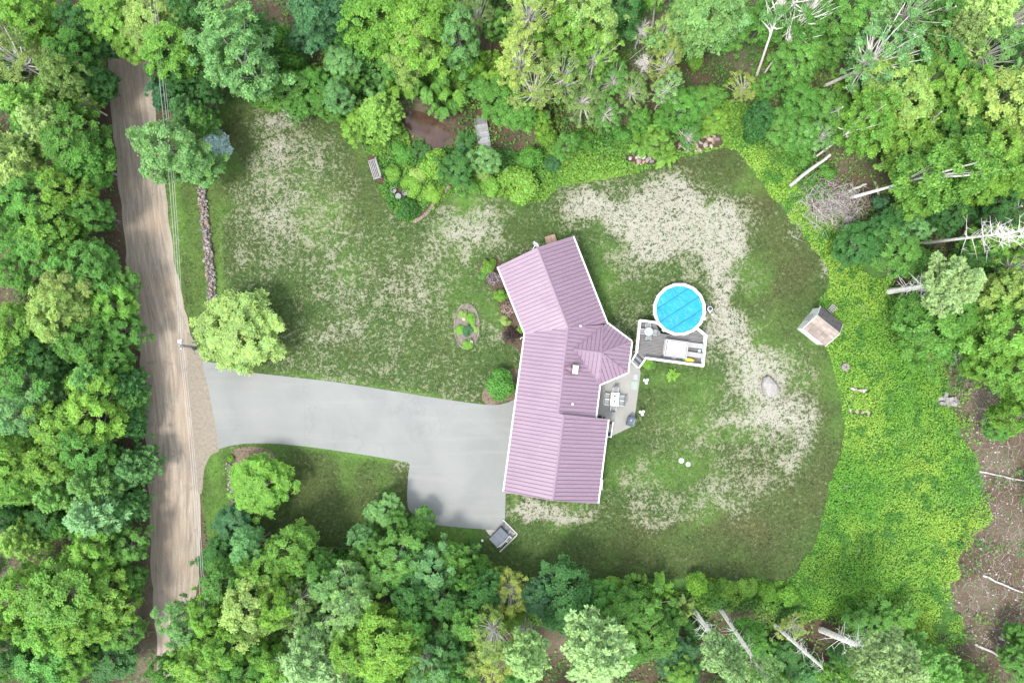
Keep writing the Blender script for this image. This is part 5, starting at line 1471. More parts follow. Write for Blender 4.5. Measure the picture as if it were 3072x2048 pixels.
TREES = """
90 35 95 15 broad L|60 180 105 15 airy O|215 175 75 14 maple G|210 262 55 11 maple G|100 320 95 17 pine L|150 375 85 16 pine Y|30 470 95 17 pine Y|225 425 105 14 maple G|268 490 80 12 broad G
95 600 92 15 maple G|205 575 75 14 maple L|280 640 55 12 maple G|45 700 80 14 maple G|165 700 85 15 maple L|20 620 60 13 broad G|330 60 95 14 broad L|455 70 115 14 broad Y|525 155 85 13 broad L|400 120 60 12 maple L
250 80 70 11 broad D|590 30 60 13 broad D|300 250 55 9 broad D|310 130 60 10 broad D|20 260 60 12 broad D
530 225 60 10 broad D|500 290 50 8 broad B|560 330 55 9 pine D|604 355 48 9 pine G|620 270 45 8 broad D
945 45 85 14 broad B|1028 60 60 13 broad B|850 140 52 6 bush G|800 185 48 6 broad D|885 200 45 5 bush G|945 255 58 6 broad G|870 268 68 7 broad G|815 255 50 6 broad L|990 305 58 6 broad G|905 320 46 5 broad G|1085 182 42 7 pine G|1040 250 50 7 broad G
1140 70 105 15 broad L|1255 90 112 16 broad L|1236 158 80 14 broad Y|1378 118 78 14 maple M|1320 30 60 13 broad G|1430 40 60 14 airy O|1127 262 58 6 fern M|1200 250 60 6 fern L|1283 240 80 7 fern G|1365 262 66 6 fern L|1180 200 55 8 broad G|1330 310 55 5 fern G
1132 345 72 8 pine L|1075 370 50 6 broad L|1472 205 62 8 fern L|1450 270 45 6 broad G|1500 300 60 8 broad G
1590 38 90 17 airy Y|1557 185 85 17 airy Y|1613 262 82 16 airy Y|1755 70 95 17 broad Y|1690 230 75 15 airy O|1785 170 70 14 airy L|1700 120 80 16 broad L|1690 40 60 14 airy L|1545 325 80 9 broad G|1618 368 40 5 broad L|1640 415 34 3 bush L|1755 300 72 8 airy O|1820 340 60 7 airy G|1860 30 70 13 broad D
1985 110 55 14 airy Y|1998 190 50 14 airy W|2000 270 45 12 airy P|1900 270 60 8 airy O|1840 240 60 8 airy G|2090 55 120 15 broad M|2175 30 80 13 maple M|2300 60 75 10 maple G|2387 182 75 9 broad G|2420 60 80 12 broad G|2040 330 72 8 broad G|2110 300 55 7 broad G|2140 360 48 5 broad L|2200 90 60 9 broad G
2540 40 90 13 broad G|2620 30 70 14 airy P|2740 40 80 15 airy M|2930 70 105 17 pine Y|2860 110 80 15 pine O|2800 60 60 13 broad G|3040 60 70 15 airy M|2960 165 90 15 airy M|3050 180 60 14 broad D|2820 190 70 11 broad G|2480 150 60 9 broad G
2680 300 125 15 maple Y|2780 260 80 15 maple L|2605 372 90 13 maple L|2987 320 125 16 maple Y|2890 300 80 14 maple L|3050 400 80 15 maple Y|2963 462 92 15 maple L|2727 450 80 12 broad L|2860 400 70 12 broad G|2480 330 70 8 broad G|2400 300 60 7 broad G|2330 370 60 5 broad G|2260 380 50 5 bush D|2400 400 60 6 broad G
3040 520 70 14 maple L|2940 560 70 13 broad L|2750 600 70 10 broad L|2668 690 74 7 broad D|2570 740 70 7 broad D|2700 760 80 8 broad G|2840 640 60 9 broad D|2990 640 60 11 broad D|2940 760 60 9 broad D
3015 880 85 14 broad Y|3050 800 60 13 airy L|2798 975 105 11 broad G|2730 950 60 8 broad G|2890 940 70 10 broad G|3010 985 105 15 broad L|3034 1110 95 13 maple L|2960 1080 70 11 broad L|3050 1240 65 12 broad L|2900 1060 50 8 airy G|2990 1290 40 6 broad G
283 810 85 13 maple G|70 810 78 14 maple G|142 745 85 15 maple G|226 857 65 15 maple Y|354 850 62 12 maple G|189 937 95 16 maple Y|70 975 85 15 maple L|330 918 80 14 maple L|368 985 62 12 maple G|260 1025 80 13 maple G|40 1050 70 14 maple L|130 1050 60 12 broad D
75 1135 92 14 maple G|160 1090 60 11 broad D|283 1135 75 13 pine G|377 1163 60 11 pine D|70 1244 85 14 maple M|283 1225 100 14 maple L|189 1285 92 14 maple L|400 1275 50 9 broad D|47 1365 90 15 maple L|395 1200 45 10 pine G|150 1180 60 12 pine M
47 1440 88 15 broad L|150 1390 80 15 maple L|260 1340 82 14 maple G|283 1440 88 14 pine G|395 1400 72 12 pine D|180 1480 75 13 pine G|283 1540 98 14 pine M|70 1615 75 12 pine L|380 1520 60 11 pine D|283 1640 75 13 maple L|385 1640 60 11 maple G|25 1540 60 10 broad D|140 1560 60 9 broad D
212 1775 128 16 maple L|70 1775 100 15 maple L|330 1800 95 15 maple L|150 1880 85 14 maple L|260 1880 80 14 maple L|395 1740 50 10 maple G|330 1975 80 9 broad D|142 1985 105 13 maple G|50 1940 70 12 broad D|230 1990 60 11 maple L|25 1860 60 14 maple L
700 1565 60 6 broad B|655 1660 60 6 broad D|755 1640 65 11 maple M|875 1645 85 12 maple L|684 1735 80 12 maple G|800 1700 75 13 maple L|755 1815 95 15 maple Y|840 1800 70 14 maple L|566 1865 70 12 broad M|613 1975 88 13 broad L|519 1995 58 11 broad G|640 1840 70 13 maple L|700 1920 80 14 maple L
934 1975 120 15 pine P|897 1800 80 12 airy P|1015 1745 78 12 broad M|960 1690 60 10 broad G|1047 1800 88 15 airy P|820 1990 80 13 broad L|1060 1930 80 14 broad L|740 2010 80 13 broad G|950 1880 60 13 airy M
1151 1530 58 5.5 maple M|1195 1570 50 6 maple G|1260 1575 52 4.5 maple G|1090 1608 46 8 maple M|1189 1680 92 10 maple G|1283 1700 88 9 broad M|1354 1672 62 7 broad G|1130 1650 60 8 maple G|1330 1795 72 10 broad D|1448 1768 62 9 broad D|1440 1700 40 5 bush G|1235 1780 70 11 broad D|1400 1860 70 11 broad G
1165 1920 112 15 broad L|1283 1970 92 14 airy M|1200 2030 80 14 broad L|1240 1870 70 12 broad G|1350 1930 70 12 broad D|1698 1795 105 9 broad D|1620 1790 60 8 broad B|1873 1840 105 9 broad G|1790 1800 60 7 broad G|1960 1900 80 9 broad G|1870 1930 70 9 broad G|1380 2010 70 12 broad G
1910 1752 44 4 fern L|1977 1764 50 4 fern L|2047 1822 46 4 fern Y|1840 1752 34 2 bush L|2090 1748 36 3 bush L|2130 1760 34 3 bush G|2180 1762 34 2 bush L|2240 1758 36 2 bush L|2300 1775 34 2 bush L|2360 1790 36 2 bush L|2000 1850 50 5 broad G
2080 1880 40 3 bush D|2020 1965 66 6 broad B|2350 1985 70 4.5 broad D|2420 2015 56 4.5 pine D|2600 1885 75 5 broad G|2750 1965 70 9 pine G|2820 2010 70 9 pine G|3057 1980 60 7 broad G|2300 1960 46 4 broad G|2550 2005 50 5 pine D|3060 1900 40 5 broad G|2060 2030 60 5 broad D|2700 1850 50 5 broad G
1495 1970 75 13 airy W|1530 1780 72 7 airy W|1430 1960 60 11 broad Y|2373 1882 50 5 airy W|2236 262 50 6 airy W
"""
for e in TREES.replace("\n", "|").split("|"):
    e = e.split()
    if e: plant(int(e[0]), int(e[1]), int(e[2]), float(e[3]) * ((.55 if int(e[0]) > 300 else .72) if int(e[0]) < 470 else .85), e[4], e[5])

WHITEB = (.92, .88, .82)
# single trees whose trunks or places set them apart
plant(722, 994, 116, 6.5, 'compact', 'Y', label="round yellow-green tree standing alone by the driveway mouth and utility pole")
plant(779, 1452, 92, 5.5, 'compact', 'L', label="small lime tree alone on the lower lawn over a short stone wall")
plant(516, 455, 104, 12, 'maple', 'M', (640, 510), label="mint green tree leaning over the road at the head of the stone wall")
plant(600, 500, 70, 8, 'maple', 'M', label="smaller mint green tree tucked against the head of the stone wall")
plant(720, 170, 125, 15, 'broad', 'M', (866, 345), label="big minty tree on a slanting grey trunk at the lawn's upper corner", bark=(.5, .47, .44))
plant(647, 434, 34, 2.6, 'blue', 'S', label="small silvery blue spruce at the lawn edge below the woods")
plant(2650, 165, 130, 14, 'airy', 'M', (2477, 256), label="pale tree on a thick white forked trunk leaning in the upper woods", bark=WHITEB)
plant(2815, 520, 108, 18, 'maple', 'L', (2557, 592), label="lime tree on a long white trunk leaning from the brush pile", bark=WHITEB)
plant(2590, 365, 70, 13, 'maple', 'L', (2444, 473), label="lime tree on a short white trunk near the standing dead pole", bark=WHITEB)
plant(2868, 848, 88, 15, 'spruce', 'P', (2666, 874), label="pale spruce with dead lower branches on a trunk above the ground cover", bark=WHITEB)
plant(3010, 700, 85, 19, 'dead', 'N', (2765, 729), label="bare dead conifer fanning grey branches over the woods beside the shed side", bark=WHITEB)
plant(2990, 720, 60, 13, 'pine', 'L', label="lime pine showing beneath the bare dead conifer")
plant(2182, 1985, 66, 18, 'spruce', 'P', (2083, 1831), label="pale spruce on the first slanting trunk below the hedge corner", bark=WHITEB)
plant(2325, 2075, 60, 23, 'spruce', 'P', (2161, 1826), label="tall spruce whose bare slanting trunk crosses the lower woods, crown out of view", bark=WHITEB)
plant(2560, 2085, 60, 24, 'spruce', 'L', (2321, 1871), label="spruce with many dead side branches on its long slanting trunk", bark=WHITEB)
plant(2680, 1990, 95, 20, 'spruce', 'P', (2465, 1889), label="broad pale spruce on a slanting trunk beside the bare soil", bark=WHITEB)
plant(2370, -60, 90, 20, 'airy', 'M', (2269, 232), label="thick white slanting trunk in the upper woods with its crown out of view", bark=WHITEB)
plant(2440, 20, 70, 16, 'airy', 'G', (2290, 225), label="thin white slanting trunk beside the thick white one in the upper woods", bark=WHITEB)
plant(1975, -70, 70, 19, 'airy', 'L', (1957, 85), label="straight pale trunk at the upper frame edge with its crown out of view", bark=WHITEB)
plant(1793, 1965, 112, 17, 'spruce', 'P', (1742, 1815), label="wide pale minty conifer on a grey trunk below the dark hedge tree", bark=(.45, .43, .41))
plant(1580, 1975, 78, 16, 'spruce', 'P', (1566, 1845), label="pale minty conifer between the yellowing tree and the dark gap", bark=(.45, .43, .41))
plant(1475, 1900, 72, 14, 'airy', 'Y', (1490, 1800), label="yellow-green tree with a pale forked trunk in the lower woods", bark=WHITEB)
plant(182, 240, 60, 13, 'broad', 'O', (247, 338), label="olive tree on a grey slanting trunk beside the upper road shoulder", bark=(.42, .39, .36))
plant(1925, 95, 50, 6, 'dead', 'N', label="bare grey thicket of twigs in the upper woods")
plant(1935, 190, 50, 4, 'dead', 'N', label="low tangle of grey sticks under the bare thicket")
plant(3060, 962, 50, 9, 'dead', 'N', label="grey leafless branches poking out at the frame edge below the pale spruce")
plant(2700, 175, 40, 8, 'dead', 'N', label="grey leafless twigs among the leaves of the forked white tree")

# bushes in the yard
def bush(px, py, r, h, c, label, kind='bush', word=None): return plant(px, py, r, h, kind, c, label=label, word=word)
bush(1500, 1152, 50, 2.4, 'G', "big round green bush in front of the garage wing, at the driveway edge")
bush(1459, 803, 26, 1.2, 'L', "light green loose bush at the front corner of the north wing")
bush(1478, 790, 14, .8, 'L', "little pale bush touching the eave at the north wing's corner")
bush(1448, 825, 18, .8, 'G', "low green clump on the lawn side of the light green corner bush")
bush(1481, 836, 25, 1.2, 'V', "white-flecked bush between the light green and the golden bush", 'varieg')
bush(1505, 884, 23, 1.3, 'L', "golden green rounded bush at the middle of the north wing wall")
bush(1524, 925, 24, 1.1, 'V', "white-flecked bush between the golden bush and the dark mound", 'varieg')
bush(1516, 962, 18, .7, 'Y', "low pale yellow-green clump touching the dark mound")
bush(1534, 1002, 27, 1.0, 'U', "dark brown-purple weeping mound by the bend of the front wall", 'fern')
bush(1560, 986, 14, .9, 'L', "small bright green bush between the dark mound and the eave")
bush(1217, 628, 37, 1.8, 'D', "clipped round dark green bush at the tip of the pond garden")
bush(1557, 557, 66, 2.6, 'L', "largest round light green bush where the pond garden meets the lawn")
bush(1590, 475, 42, 2.4, 'G', "soft round green bush just uphill of the largest round bush")
bush(1378, 480, 45, 2.4, 'B', "blue-green reedy clump between footbridge and pond garden", 'fern')
bush(1307, 492, 46, 2.4, 'L', "lime bush below the pond in the middle of the pond garden")
bush(1458, 514, 36, 1.8, 'Y', "yellow-green low bush on the lawn side of the footbridge")
bush(1656, 492, 28, 1.4, 'B', "small bluish bush along the back lawn edge")
bush(1920, 428, 44, 2.2, 'L', "lime bush above the smaller rock heap", 'fern')
bush(2000, 468, 42, 1.6, 'L', "star-shaped lime fern clump between the two rock heaps", 'fern')
bush(1235, 560, 36, 1.2, 'L', "low lime mound beside the bistro set")
bush(1180, 520, 30, 1.2, 'L', "low lime clump behind the garden bench")
bush(1250, 520, 34, 1.2, 'Y', "yellow-green clump inside the pond garden, below the pond")
bush(1205, 455, 36, 1.3, 'G', "green clump on the bench side of the pond")
bush(1260, 450, 34, 1.1, 'D', "dark reedy clump along the lower shore of the pond", 'fern')
bush(1395, 420, 38, 1.3, 'D', "dark green reeds between the pond and the footbridge", 'fern')
bush(1300, 575, 34, 1.1, 'L', "lime clump above the flat stone edging")
bush(1400, 560, 36, 1.1, 'L', "light green clump along the lawn edge below the footbridge")
bush(1470, 560, 36, 1.3, 'L', "light green clump between the footbridge bush and the largest round bush")
bush(1945, 1090, 20, .7, 'L', "small yellow-green plant in the angle of the deck stairs")
bush(1957, 1098, 16, .6, 'G', "small dark plant against the lower deck rail")
bush(2018, 1124, 22, .5, 'L', "round patch of lime perennials below the deck rail", 'fern')
bush(1415, 1652, 30, 1.6, 'D', "dark tight round shrub behind the container pad")
bush(692, 1376, 12, .5, 'L', "tiny bright plant at the end of the short stone wall")
bush(1388, 940, 18, .5, 'Y', "pale plant at the upper end of the island bed")
bush(1412, 958, 18, .5, 'L', "yellow-green plant beside the upper solar lamp in the island bed")
bush(1404, 992, 18, .6, 'B', "blue-green plant in the middle of the island bed")
bush(1380, 990, 16, .4, 'L', "low lime plant on the lawn side of the blue-green island plant")
bush(1402, 1030, 20, .6, 'L', "lime plant at the driveway end of the island bed")
bush(1424, 985, 14, .4, 'Y', "pale plant on the house side of the island bed")
for t_, r_, cc in POTS:
    cr, tr = PROTO['fern'][0]
    obj("foliage", cr, t_, (0, 0, r_ * .9), None, r_ * .75, color=cc)

# ------------------------------------------------------------------ masks for low growth
FX, FY = np.meshgrid(np.arange(-78, 78.1, .75), np.arange(-56, 56.1, .75), indexing='ij')
S_L, S_R, S_M, S_P = sdf(LAWN, FX, FY), sdf(ROADPOLY, FX, FY), sdf(MEADOW, FX, FY), sdf(POND, FX, FY)
S_D = np.maximum(sdf(APRON, FX, FY), S_R)
def samp(S, x, y):
    u = np.clip((x + 78) / .75, 0, S.shape[0] - 1.001); v = np.clip((y + 56) / .75, 0, S.shape[1] - 1.001)
    i = u.astype(int); j = v.astype(int); fu = u - i; fv = v - j
    return (S[i, j] * (1 - fu) + S[i + 1, j] * fu) * (1 - fv) + (S[i, j + 1] * (1 - fu) + S[i + 1, j + 1] * fu) * fv
def in_px(x, y, cx, cy, rx, ry):
    c = W(cx, cy); return np.exp(-(((x - c.x) / (rx * MPP)) ** 2 + ((y - c.y) / (ry * MPP)) ** 2))
def bare(x, y):
    b = in_px(x, y, 3000, 1500, 110, 330) + in_px(x, y, 2940, 1230, 60, 80) + in_px(x, y, 2980, 1850, 150, 130) + in_px(x, y, 2510, 620, 80, 60) + in_px(x, y, 825, 60, 40, 60) + in_px(x, y, 1470, 120, 30, 60)
    b += in_px(x, y, 1660, 1915, 60, 70) + in_px(x, y, 2200, 1850, 140, 40) + in_px(x, y, 320, 330, 40, 200) + in_px(x, y, 1950, 300, 60, 60) + in_px(x, y, 2480, 1900, 60, 40) + in_px(x, y, 430, 1850, 40, 200) + in_px(x, y, 365, 700, 40, 150) + in_px(x, y, 405, 1230, 30, 60)
    return np.clip(b, 0, 1)

# young trees and bushes filling the shade between the tall ones
fill = []
g = np.random.default_rng(77)
have = np.array([(t[1], t[2]) for t in placed], float)
tries = 0
while len(fill) < 190 and tries < 6000:
    tries += 1
    x, y = g.uniform(-66, 66), g.uniform(-46, 46)
    ax_, ay_ = np.array([x]), np.array([y])
    if samp(S_L, ax_, ay_)[0] > -2.2 or samp(S_D, ax_, ay_)[0] > -1.6 or samp(S_M, ax_, ay_)[0] > -1.0 or samp(S_P, ax_, ay_)[0] > -2.5: continue
    if bare(ax_, ay_)[0] > .35: continue
    px, py = 1536 + x / MPP, 1024 - y / MPP
    if 1400 < px < 1500 and 330 < py < 470: continue
    if any((px - a) ** 2 + (py - b) ** 2 < 62 ** 2 for a, b in fill): continue
    if np.min((have[:, 0] - px) ** 2 + (have[:, 1] - py) ** 2) < 30 ** 2: continue
    fill.append((px, py))
for px, py in fill:
    k = g.choice(['broad', 'maple', 'bush', 'airy', 'fern'], p=[.36, .22, .2, .12, .1])
    c = g.choice(list('GDLBM'), p=[.44, .16, .22, .06, .12])
    tall = k in ('broad', 'maple', 'airy')
    h = g.uniform(4, 8.5) if tall else g.uniform(1.5, 2.6)
    plant(px, py, g.uniform(34, 56) if tall else g.uniform(26, 40), h, k, c, word={'broad': 'round understorey sapling', 'maple': 'clumpy understorey sapling', 'airy': 'twiggy understorey sapling', 'bush': 'woodland bush', 'fern': 'woodland fern clump'}[k])

# labels: colour, kind and how many of that look stand between it and a landmark
LAND = [("the utility pole", 580, 1040), ("the pond", 1275, 390), ("the footbridge", 1445, 400), ("the garden bench", 1126, 511), ("the long stone wall", 625, 750), ("the bigger rock heap", 2090, 430), ("the garden shed", 2470, 985), ("the grey boulder", 2306, 1158),
        ("the concrete block pile", 2843, 1200), ("the tree stump", 2533, 1100), ("the white rock", 2540, 660), ("the blue pool", 2039, 928), ("the orange barrel", 1611, 1738), ("the container pad", 1501, 1606), ("the far end of the road", 392, 160), ("the road's lower end", 475, 2000),
        ("the satellite dish", 1604, 738), ("the blue spruce", 647, 434), ("the fallen mossy log", 2319, 335), ("the log on bare soil", 3005, 1428), ("the short stone wall", 698, 1460), ("the forked branch on the shoulder", 431, 1233), ("the white forked trunk", 2500, 240), ("the flat stone edging", 1300, 615), ("the grey brush pile", 2495, 610)]
ORD = ["", "first", "second", "third", "fourth", "fifth", "sixth", "seventh", "eighth", "ninth", "tenth", "eleventh", "twelfth", "thirteenth", "fourteenth", "fifteenth", "sixteenth", "seventeenth", "eighteenth"]
by_desc = {}
for i, (t, px, py, d, lb, k) in enumerate(placed):
    if not lb: by_desc.setdefault(d, []).append(i)
GRP = {'broad': "trees of the surrounding wood", 'maple': "trees of the surrounding wood", 'airy': "trees of the surrounding wood", 'pine': "conifers of the surrounding wood", 'spruce': "conifers of the surrounding wood", 'bush': "bushes round the yard", 'fern': "bushes round the yard"}
for d, ids in by_desc.items():
    rank = {}
    for name, lx, ly in LAND:
        o_ = sorted(ids, key=lambda i: (placed[i][1] - lx) ** 2 + (placed[i][2] - ly) ** 2)
        for r_, i in enumerate(o_):
            dist = math.hypot(placed[i][1] - lx, placed[i][2] - ly)
            rank.setdefault(i, []).append((r_ + 1 + dist / 600, r_ + 1, name))
    for i in ids:
        _, r_, name = min(rank[i])
        placed[i][0]['label'] = f"{d}, {ORD[min(r_, 18)]} out from {name}"
for t, px, py, d, lb, k in placed:
    if lb: t['label'] = lb
    t['category'] = {'dead': 'dead tree', 'bush': 'bush', 'varieg': 'bush', 'fern': 'bush'}.get(k, 'tree')
    if k in GRP: t['group'] = GRP[k]

# ------------------------------------------------------------------ logs and brush
LOGS = [(2371, 557, 2491, 465, .24, 7.0, "pale dead trunk standing at a slant beside the meadow, bark gone"), (2241, 331, 2397, 341, .2, .4, "long fallen mossy log at the edge of the upper woods"), (2519, 737, 2576, 703, .22, 1.4, "short thick pale log beside the dark bush above the shed"),
        (2939, 1414, 3075, 1442, .11, .5, "slim white log across the bare soil, topmost of three"), (2949, 1726, 3070, 1777, .13, .5, "slim pale log across the bare soil by a leafy sprig"), (2784, 1936, 2939, 1884, .1, .4, "thin dark pole lying at the meadow's lower corner"),
        (2925, 1931, 3036, 1986, .16, .6, "crooked grey log near the lower bare soil"), (2998, 1910, 3045, 1940, .12, .4, "short pale log just above the crooked grey log"), (2626, 545, 2652, 636, .14, .6, "pale log standing across the leaning lime tree's trunk"),
        (2545, 573, 2600, 553, .2, .5, "broken grey log beside the leaning lime trunk"), (2605, 700, 2650, 640, .08, .4, "thin brown pole leaning over the dark bush by the white rock"), (2866, 1150, 2895, 1290, .08, .3, "thin dark pole along the edge between ground cover and bare soil"),
        (2949, 824, 3060, 829, .15, 6.0, "pale leaning trunk in the shade beyond the pale spruce"), (2364, 151, 2434, 84, .14, 6.0, "thin white slanting snag in the upper woods"), (378, 1107, 377, 1060, .09, .8, "thin white sapling trunk in a dark gap by the road"),
        (2463, 354, 2529, 321, .1, 12., "pale bare limb rising over the lime crowns above the standing dead trunk"), (2745, 400, 2826, 335, .1, 13., "pale bare limb among the yellow-green crowns of the far upper woods"), (2740, 515, 2802, 477, .09, 13., "pale bare limb crossing the leaning lime tree's crown"), (2660, 70, 2746, 104, .13, 14., "crooked white limb in the upper woods above the forked white tree"), (2780, 50, 2869, 19, .11, 14., "white limb among minty crowns beside the yellow pine"), (2985, 112, 3070, 71, .12, 14., "curved white limb poking out beside the yellow pine at the frame edge"), (2350, 70, 2392, 5, .12, 13., "white snag beside the thick white trunk at the upper frame edge"), (2180, 110, 2215, 60, .08, 9., "grey snag over the minty trees beside the thick white trunk"), (1885, 180, 1960, 120, .06, 6., "thin grey limb across the bare thicket"), (3000, 640, 3068, 618, .09, 12., "thin white limb just above the bare dead conifer"), (1900, 415, 2130, 408, .07, .5, "long thin grey branch lying over the bigger rock heap"), (2505, 730, 2580, 690, .06, .3, "thin stick beside the short thick pale log"), (2830, 1560, 2870, 1555, .05, .3, "thin stick on the meadow's bare edge"), (2500, 1455, 2555, 1460, .06, .35, "small bleached stick at the lawn's edge in the meadow")]
g = np.random.default_rng(8)
for x0, y0, x1, y1, r_, z1, lb in LOGS:
    a = W(x0, y0, r_ * .8); b = W(x1, y1, z1)
    t = empty("fallen_log" if z1 < 2 else "standing_snag", a, 0, lb, "log" if z1 < 2 else "snag")
    d = b - a; k = 6
    pts = [d * (i / k) + Vector((g.normal() * .05, g.normal() * .05, 0)) * (0 < i < k) for i in range(k + 1)]
    cc = (.20, .17, .13) if ("dark" in lb or "mossy" in lb or "brown" in lb) else (.56, .53, .50)
    MB().tube(pts, list(np.linspace(r_, r_ * .62, k + 1)), 8).build("stem", M['bark'], t, color=cc)
    st = MB()
    for q in range(3):
        p = d * g.uniform(.4, .95); st.tube([p, p + Vector((g.normal() * .5, g.normal() * .5, g.uniform(.05, .4)))], [r_ * .25, r_ * .08], 5)
    st.build("branch_stub", M['bark'], t, color=cc)
    MB().cyl((0, 0, 0), r_ * .85, r_ * .85, .02, 8).build("cut_end", M['greywood'], t, color=(.6, .5, .4)).rotation_euler = d.to_track_quat('Z', 'Y').to_euler()

def sticks(name, pts, lmin, lmax, rad, m, colr, z=.12, kind='stuff', parent=None, tilt=.12):
    mb = MB()
    for x, y in pts:
        a = g.uniform(0, 6.3); l = g.uniform(lmin, lmax); r_ = rad * g.uniform(.6, 1.5)
        d = Vector((math.cos(a) * l, math.sin(a) * l, g.normal() * tilt * l)); c = Vector((x, y, z * g.uniform(.3, 1.6)))
        mid = c + Vector((g.normal() * .06 * l, g.normal() * .06 * l, .03))
        mb.tube([c - d / 2, mid, c + d / 2], [r_, r_ * .8, r_ * .4], 3, cap=False)
    o = mb.build(name, m, parent, color=colr)
    if kind: o['kind'] = kind
    return o
def scatter(n, x0, x1, y0, y1, fn):
    out = []
    X = g.uniform(x0, x1, n); Y = g.uniform(y0, y1, n)
    k = g.random(n) < fn(X, Y)
    return np.stack([X[k], Y[k]], 1)
P = scatter(15000, -64, 64, -45, 45, lambda x, y: np.where((samp(S_L, x, y) < -.5) & (samp(S_D, x, y) < -.4) & (samp(S_P, x, y) < -.5), bare(x, y) * np.clip((fbm(x, y, .5, 2) - .35) * 3.5, .05, 1) + .01, 0))
P = np.concatenate([P, scatter(2600, 50, 64, -45, -2, lambda x, y: np.where(samp(S_M, x, y) < .6, bare(x, y), 0))])
sticks("fallen_twigs", P, .25, 1.5, .014, M['bark'], (.50, .44, .39))
bp = empty("brush_pile", W(2495, 612), 0, "wide grey pile of cut brush between the white rock and the leaning trunk", "brush pile")
bo_ = sticks("brush_sticks", g.normal(size=(700, 2)) * np.array([1.9, 1.5]), .5, 2.2, .022, M['bark'], (.52, .48, .45), .45, 'stuff', bp, .25)
MB().lathe((0, 0, 0), [(2.6, 0), (1.8, .12), (.8, .22), (.1, .25)], 14).build("brush_core", M['mulch'], bp)
P = scatter(5000, 50, 64, -42, -6, lambda x, y: bare(x, y) * .12)
mb = MB()
for x, y in P:
    s = g.uniform(.05, .16)
    b0 = len(mb.v); me0 = ROCKS[int(g.integers(9))]
    mb.add([(x + v_.co.x * s * 2, y + v_.co.y * s * 2, s * .5 + v_.co.z * s * 2) for v_ in me0.vertices], [tuple(f.vertices) for f in me0.polygons])
o = mb.build("pebbles", M['stone'], color=(.55, .5, .45)); o['kind'] = 'stuff'

# ------------------------------------------------------------------ low leafy growth (cannot be counted)
def leaf_field(name, n, x0, x1, y0, y1, dens, colf, hgt, size, seed, fold=.1, up=1.0, jit=.55):
    g = np.random.default_rng(seed)
    X = g.uniform(x0, x1, n); Y = g.uniform(y0, y1, n)
    k = g.random(n) < dens(X, Y); X, Y = X[k], Y[k]; n = len(X)
    Z = hgt(X, Y) * g.uniform(.35, 1.0, n) + .03
    c = colf(X, Y, g)
    c = c * tint_of(g, n, .2, .1)
    s = size * g.uniform(.65, 1.35, n)
    Nn = np.array([0, 0, up]) + g.normal(size=(n, 3)) * jit
    me = leaf_mesh(name, np.stack([X, Y, Z], 1), Nn, s * 1.2, s * .75, M['cover'], c, fold=fold, seed=seed)
    o = obj(name, me); o['kind'] = 'stuff'
    return o, n
def lerp3(t, a, b): t = np.clip(t, 0, 1)[:, None]; return np.array(a) * (1 - t) + np.array(b) * t

def meadow_c(x, y, g):
    t = fbm(x, y, .16, 3); c = lerp3((t - .34) * 2.6, (.14, .335, .045), (.27, .44, .07))
    return lerp3((fbm(x + 9, y, .9, 2) - .55) * 5, c, (.10, .26, .04))
def clear_of(x, y):
    """where a thing stands with nothing growing over it"""
    k = np.zeros(np.shape(x), bool)
    for a, b, c, d, w_ in ((1440, 345, 1458, 452, 17), (1112, 480, 1140, 540, 15), (1240, 668, 1300, 610, 5), (1300, 610, 1352, 556, 5), (2035, 440, 2150, 425, 22), (1888, 480, 1958, 480, 18), (1184, 575, 1217, 585, 12), (2555, 1166, 2600, 1170, 8), (2552, 1234, 2606, 1240, 8), (2820, 1200, 2866, 1202, 16), (2533, 1100, 2534, 1100, 13), (2540, 655, 2540, 685, 18), (1540, 1775, 1600, 1750, 16), (1611, 1738, 1612, 1739, 13)):
        p, q = W(a, b), W(c, d); e = q - p; l2 = max(e.length_squared, 1e-6)
        t = np.clip(((x - p.x) * e.x + (y - p.y) * e.y) / l2, 0, 1)
        k |= np.hypot(x - p.x - t * e.x, y - p.y - t * e.y) < w_ * MPP * (.55 + .6 * vnoise(x, y, 1.7))
    return k
leaf_field("meadow_leaves", 420000, 22, 60, -38, 26, lambda x, y: np.where((samp(S_M, x, y) + (fbm(x + 3, y, .3, 3) - .5) * 7 > -.4) & (samp(S_L, x, y) + (fbm(x, y, 1.1, 2) - .5) * .9 < .05) & ~clear_of(x, y), np.clip(.55 - .6 * bare(x, y) + (fbm(x, y, .5, 3) - .4) * 1.2, .02, 1), 0),
           meadow_c, lambda x, y: .1 + .75 * fbm(x, y, .7, 3) * np.clip(-samp(S_L, x, y) / 1.2 + .15, .1, 1), .18, 501, jit=.5)
def under_d(x, y):
    sl = samp(S_L, x, y)
    ok = (sl < -.05) & (samp(S_D, x, y) < -.35) & (samp(S_M, x, y) < .0) & (samp(S_P, x, y) < -.1)
    d = .34 + (fbm(x, y, .3, 3) - .45) * 1.3
    d = np.where((sl > -4) & (x > -34), d + .55, d)
    d = np.where(x < -34, d - .12, d)
    ok &= ~clear_of(x, y)
    return np.where(ok, np.clip(d, .03, 1) * (1 - np.clip(bare(x, y) * 1.2 + (fbm(x + 8, y, .35, 3) - .5) * 2.2 * (x > 48), 0, .96)), 0)
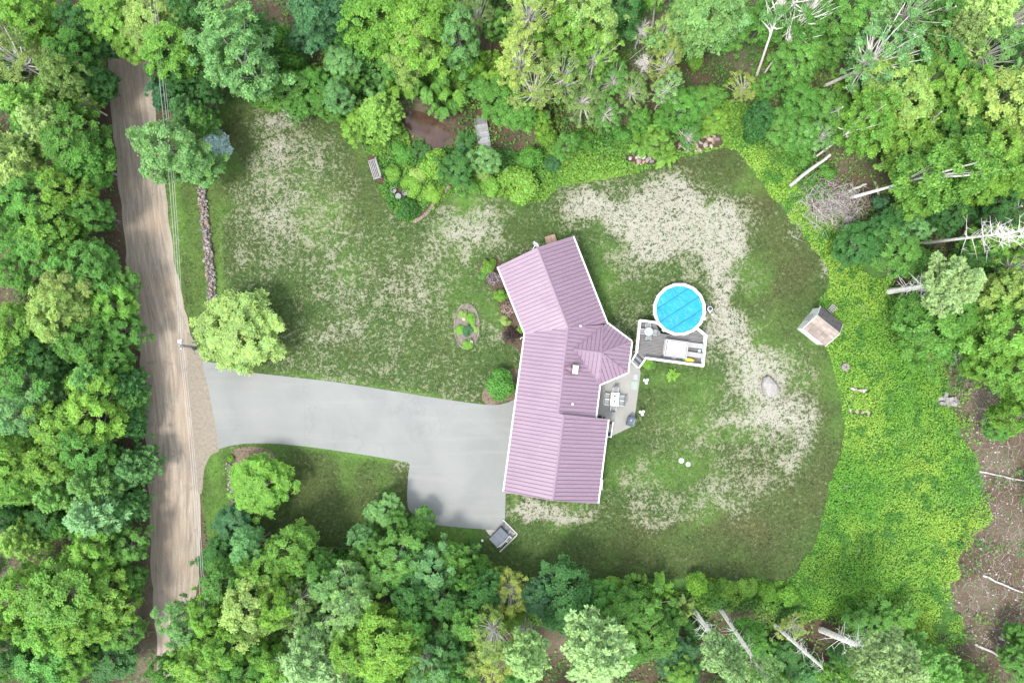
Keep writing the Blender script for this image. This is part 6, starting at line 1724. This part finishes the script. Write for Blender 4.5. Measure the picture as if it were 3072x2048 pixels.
def under_c(x, y, g):
    c = lerp3((fbm(x, y, .25, 3) - .4) * 4, (.08, .21, .045), (.17, .34, .06))
    c = lerp3((fbm(x + 30, y + 7, .6, 2) - .5) * 5, c, (.08, .19, .05))
    e = np.clip(1 - (-samp(S_L, x, y)) / 5, 0, 1) * (x > -34)
    return lerp3(e * .8, c, (.18, .33, .05))
leaf_field("undergrowth", 520000, -66, 66, -46, 46, under_d, under_c, lambda x, y: .15 + 1.0 * fbm(x, y, .45, 3) * np.clip(-samp(S_L, x, y) / 1.5, .15, 1), .27, 502, jit=.6)
def edge_d(x, y):
    sl = samp(S_L, x, y)
    return np.where((sl < -.03) & (sl > -5.5) & (x > -34) & (samp(S_D, x, y) < -.35) & (samp(S_M, x, y) < .3) & (samp(S_P, x, y) < -.15) & ~clear_of(x, y), 1 - np.clip(bare(x, y), 0, .9), 0)
leaf_field("edge_growth", 520000, -40, 46, -36, 34, edge_d, lambda x, y, g: lerp3((fbm(x, y, .35, 3) - .38) * 4, (.075, .21, .04), (.19, .37, .06)), lambda x, y: .1 + 1.1 * fbm(x + 5, y, .5, 3) * np.clip(-samp(S_L, x, y) / 1.2, .1, 1), .24, 504, jit=.6)
# pale tufts and dark weeds standing in the mown grass
def tuft_d(x, y):
    d, l, o_ = lawn_masks(x, y)
    return np.where(samp(S_L, x, y) > .15, .22 + .5 * (fbm(x, y, 1.3, 2) > .52), 0) * np.where(samp(sdfD, x, y) > -.15, 0, 1) * np.where(samp(S_D, x, y) > -.1, 0, 1)
sdfD = np.maximum(sdf(DRIVE, FX, FY), sdf(PATIO, FX, FY))
def tuft_c(x, y, g):
    d, l, o_ = lawn_masks(x, y)
    gr = lerp3(l, (.042, .082, .02), (.085, .20, .035)); gr = lerp3(o_ * .8, gr, (.075, .088, .03))
    straw = lerp3((d - .3) * 1.6, (.16, .165, .085), (.25, .235, .18))
    return np.where((g.random(len(x)) < d * .8)[:, None], straw, gr)
leaf_field("grass_tufts", 190000, GX0, GX1, GY0, GY1, tuft_d, tuft_c, lambda x, y: .05 + 0 * x, .13, 503, jit=.5)
print("trees", len(placed), "panels", npan, "tris", sum(sum(len(p.vertices) - 2 for p in m.polygons) if len(m.polygons) < 3000 else 2 * len(m.polygons) for m in bpy.data.meshes))
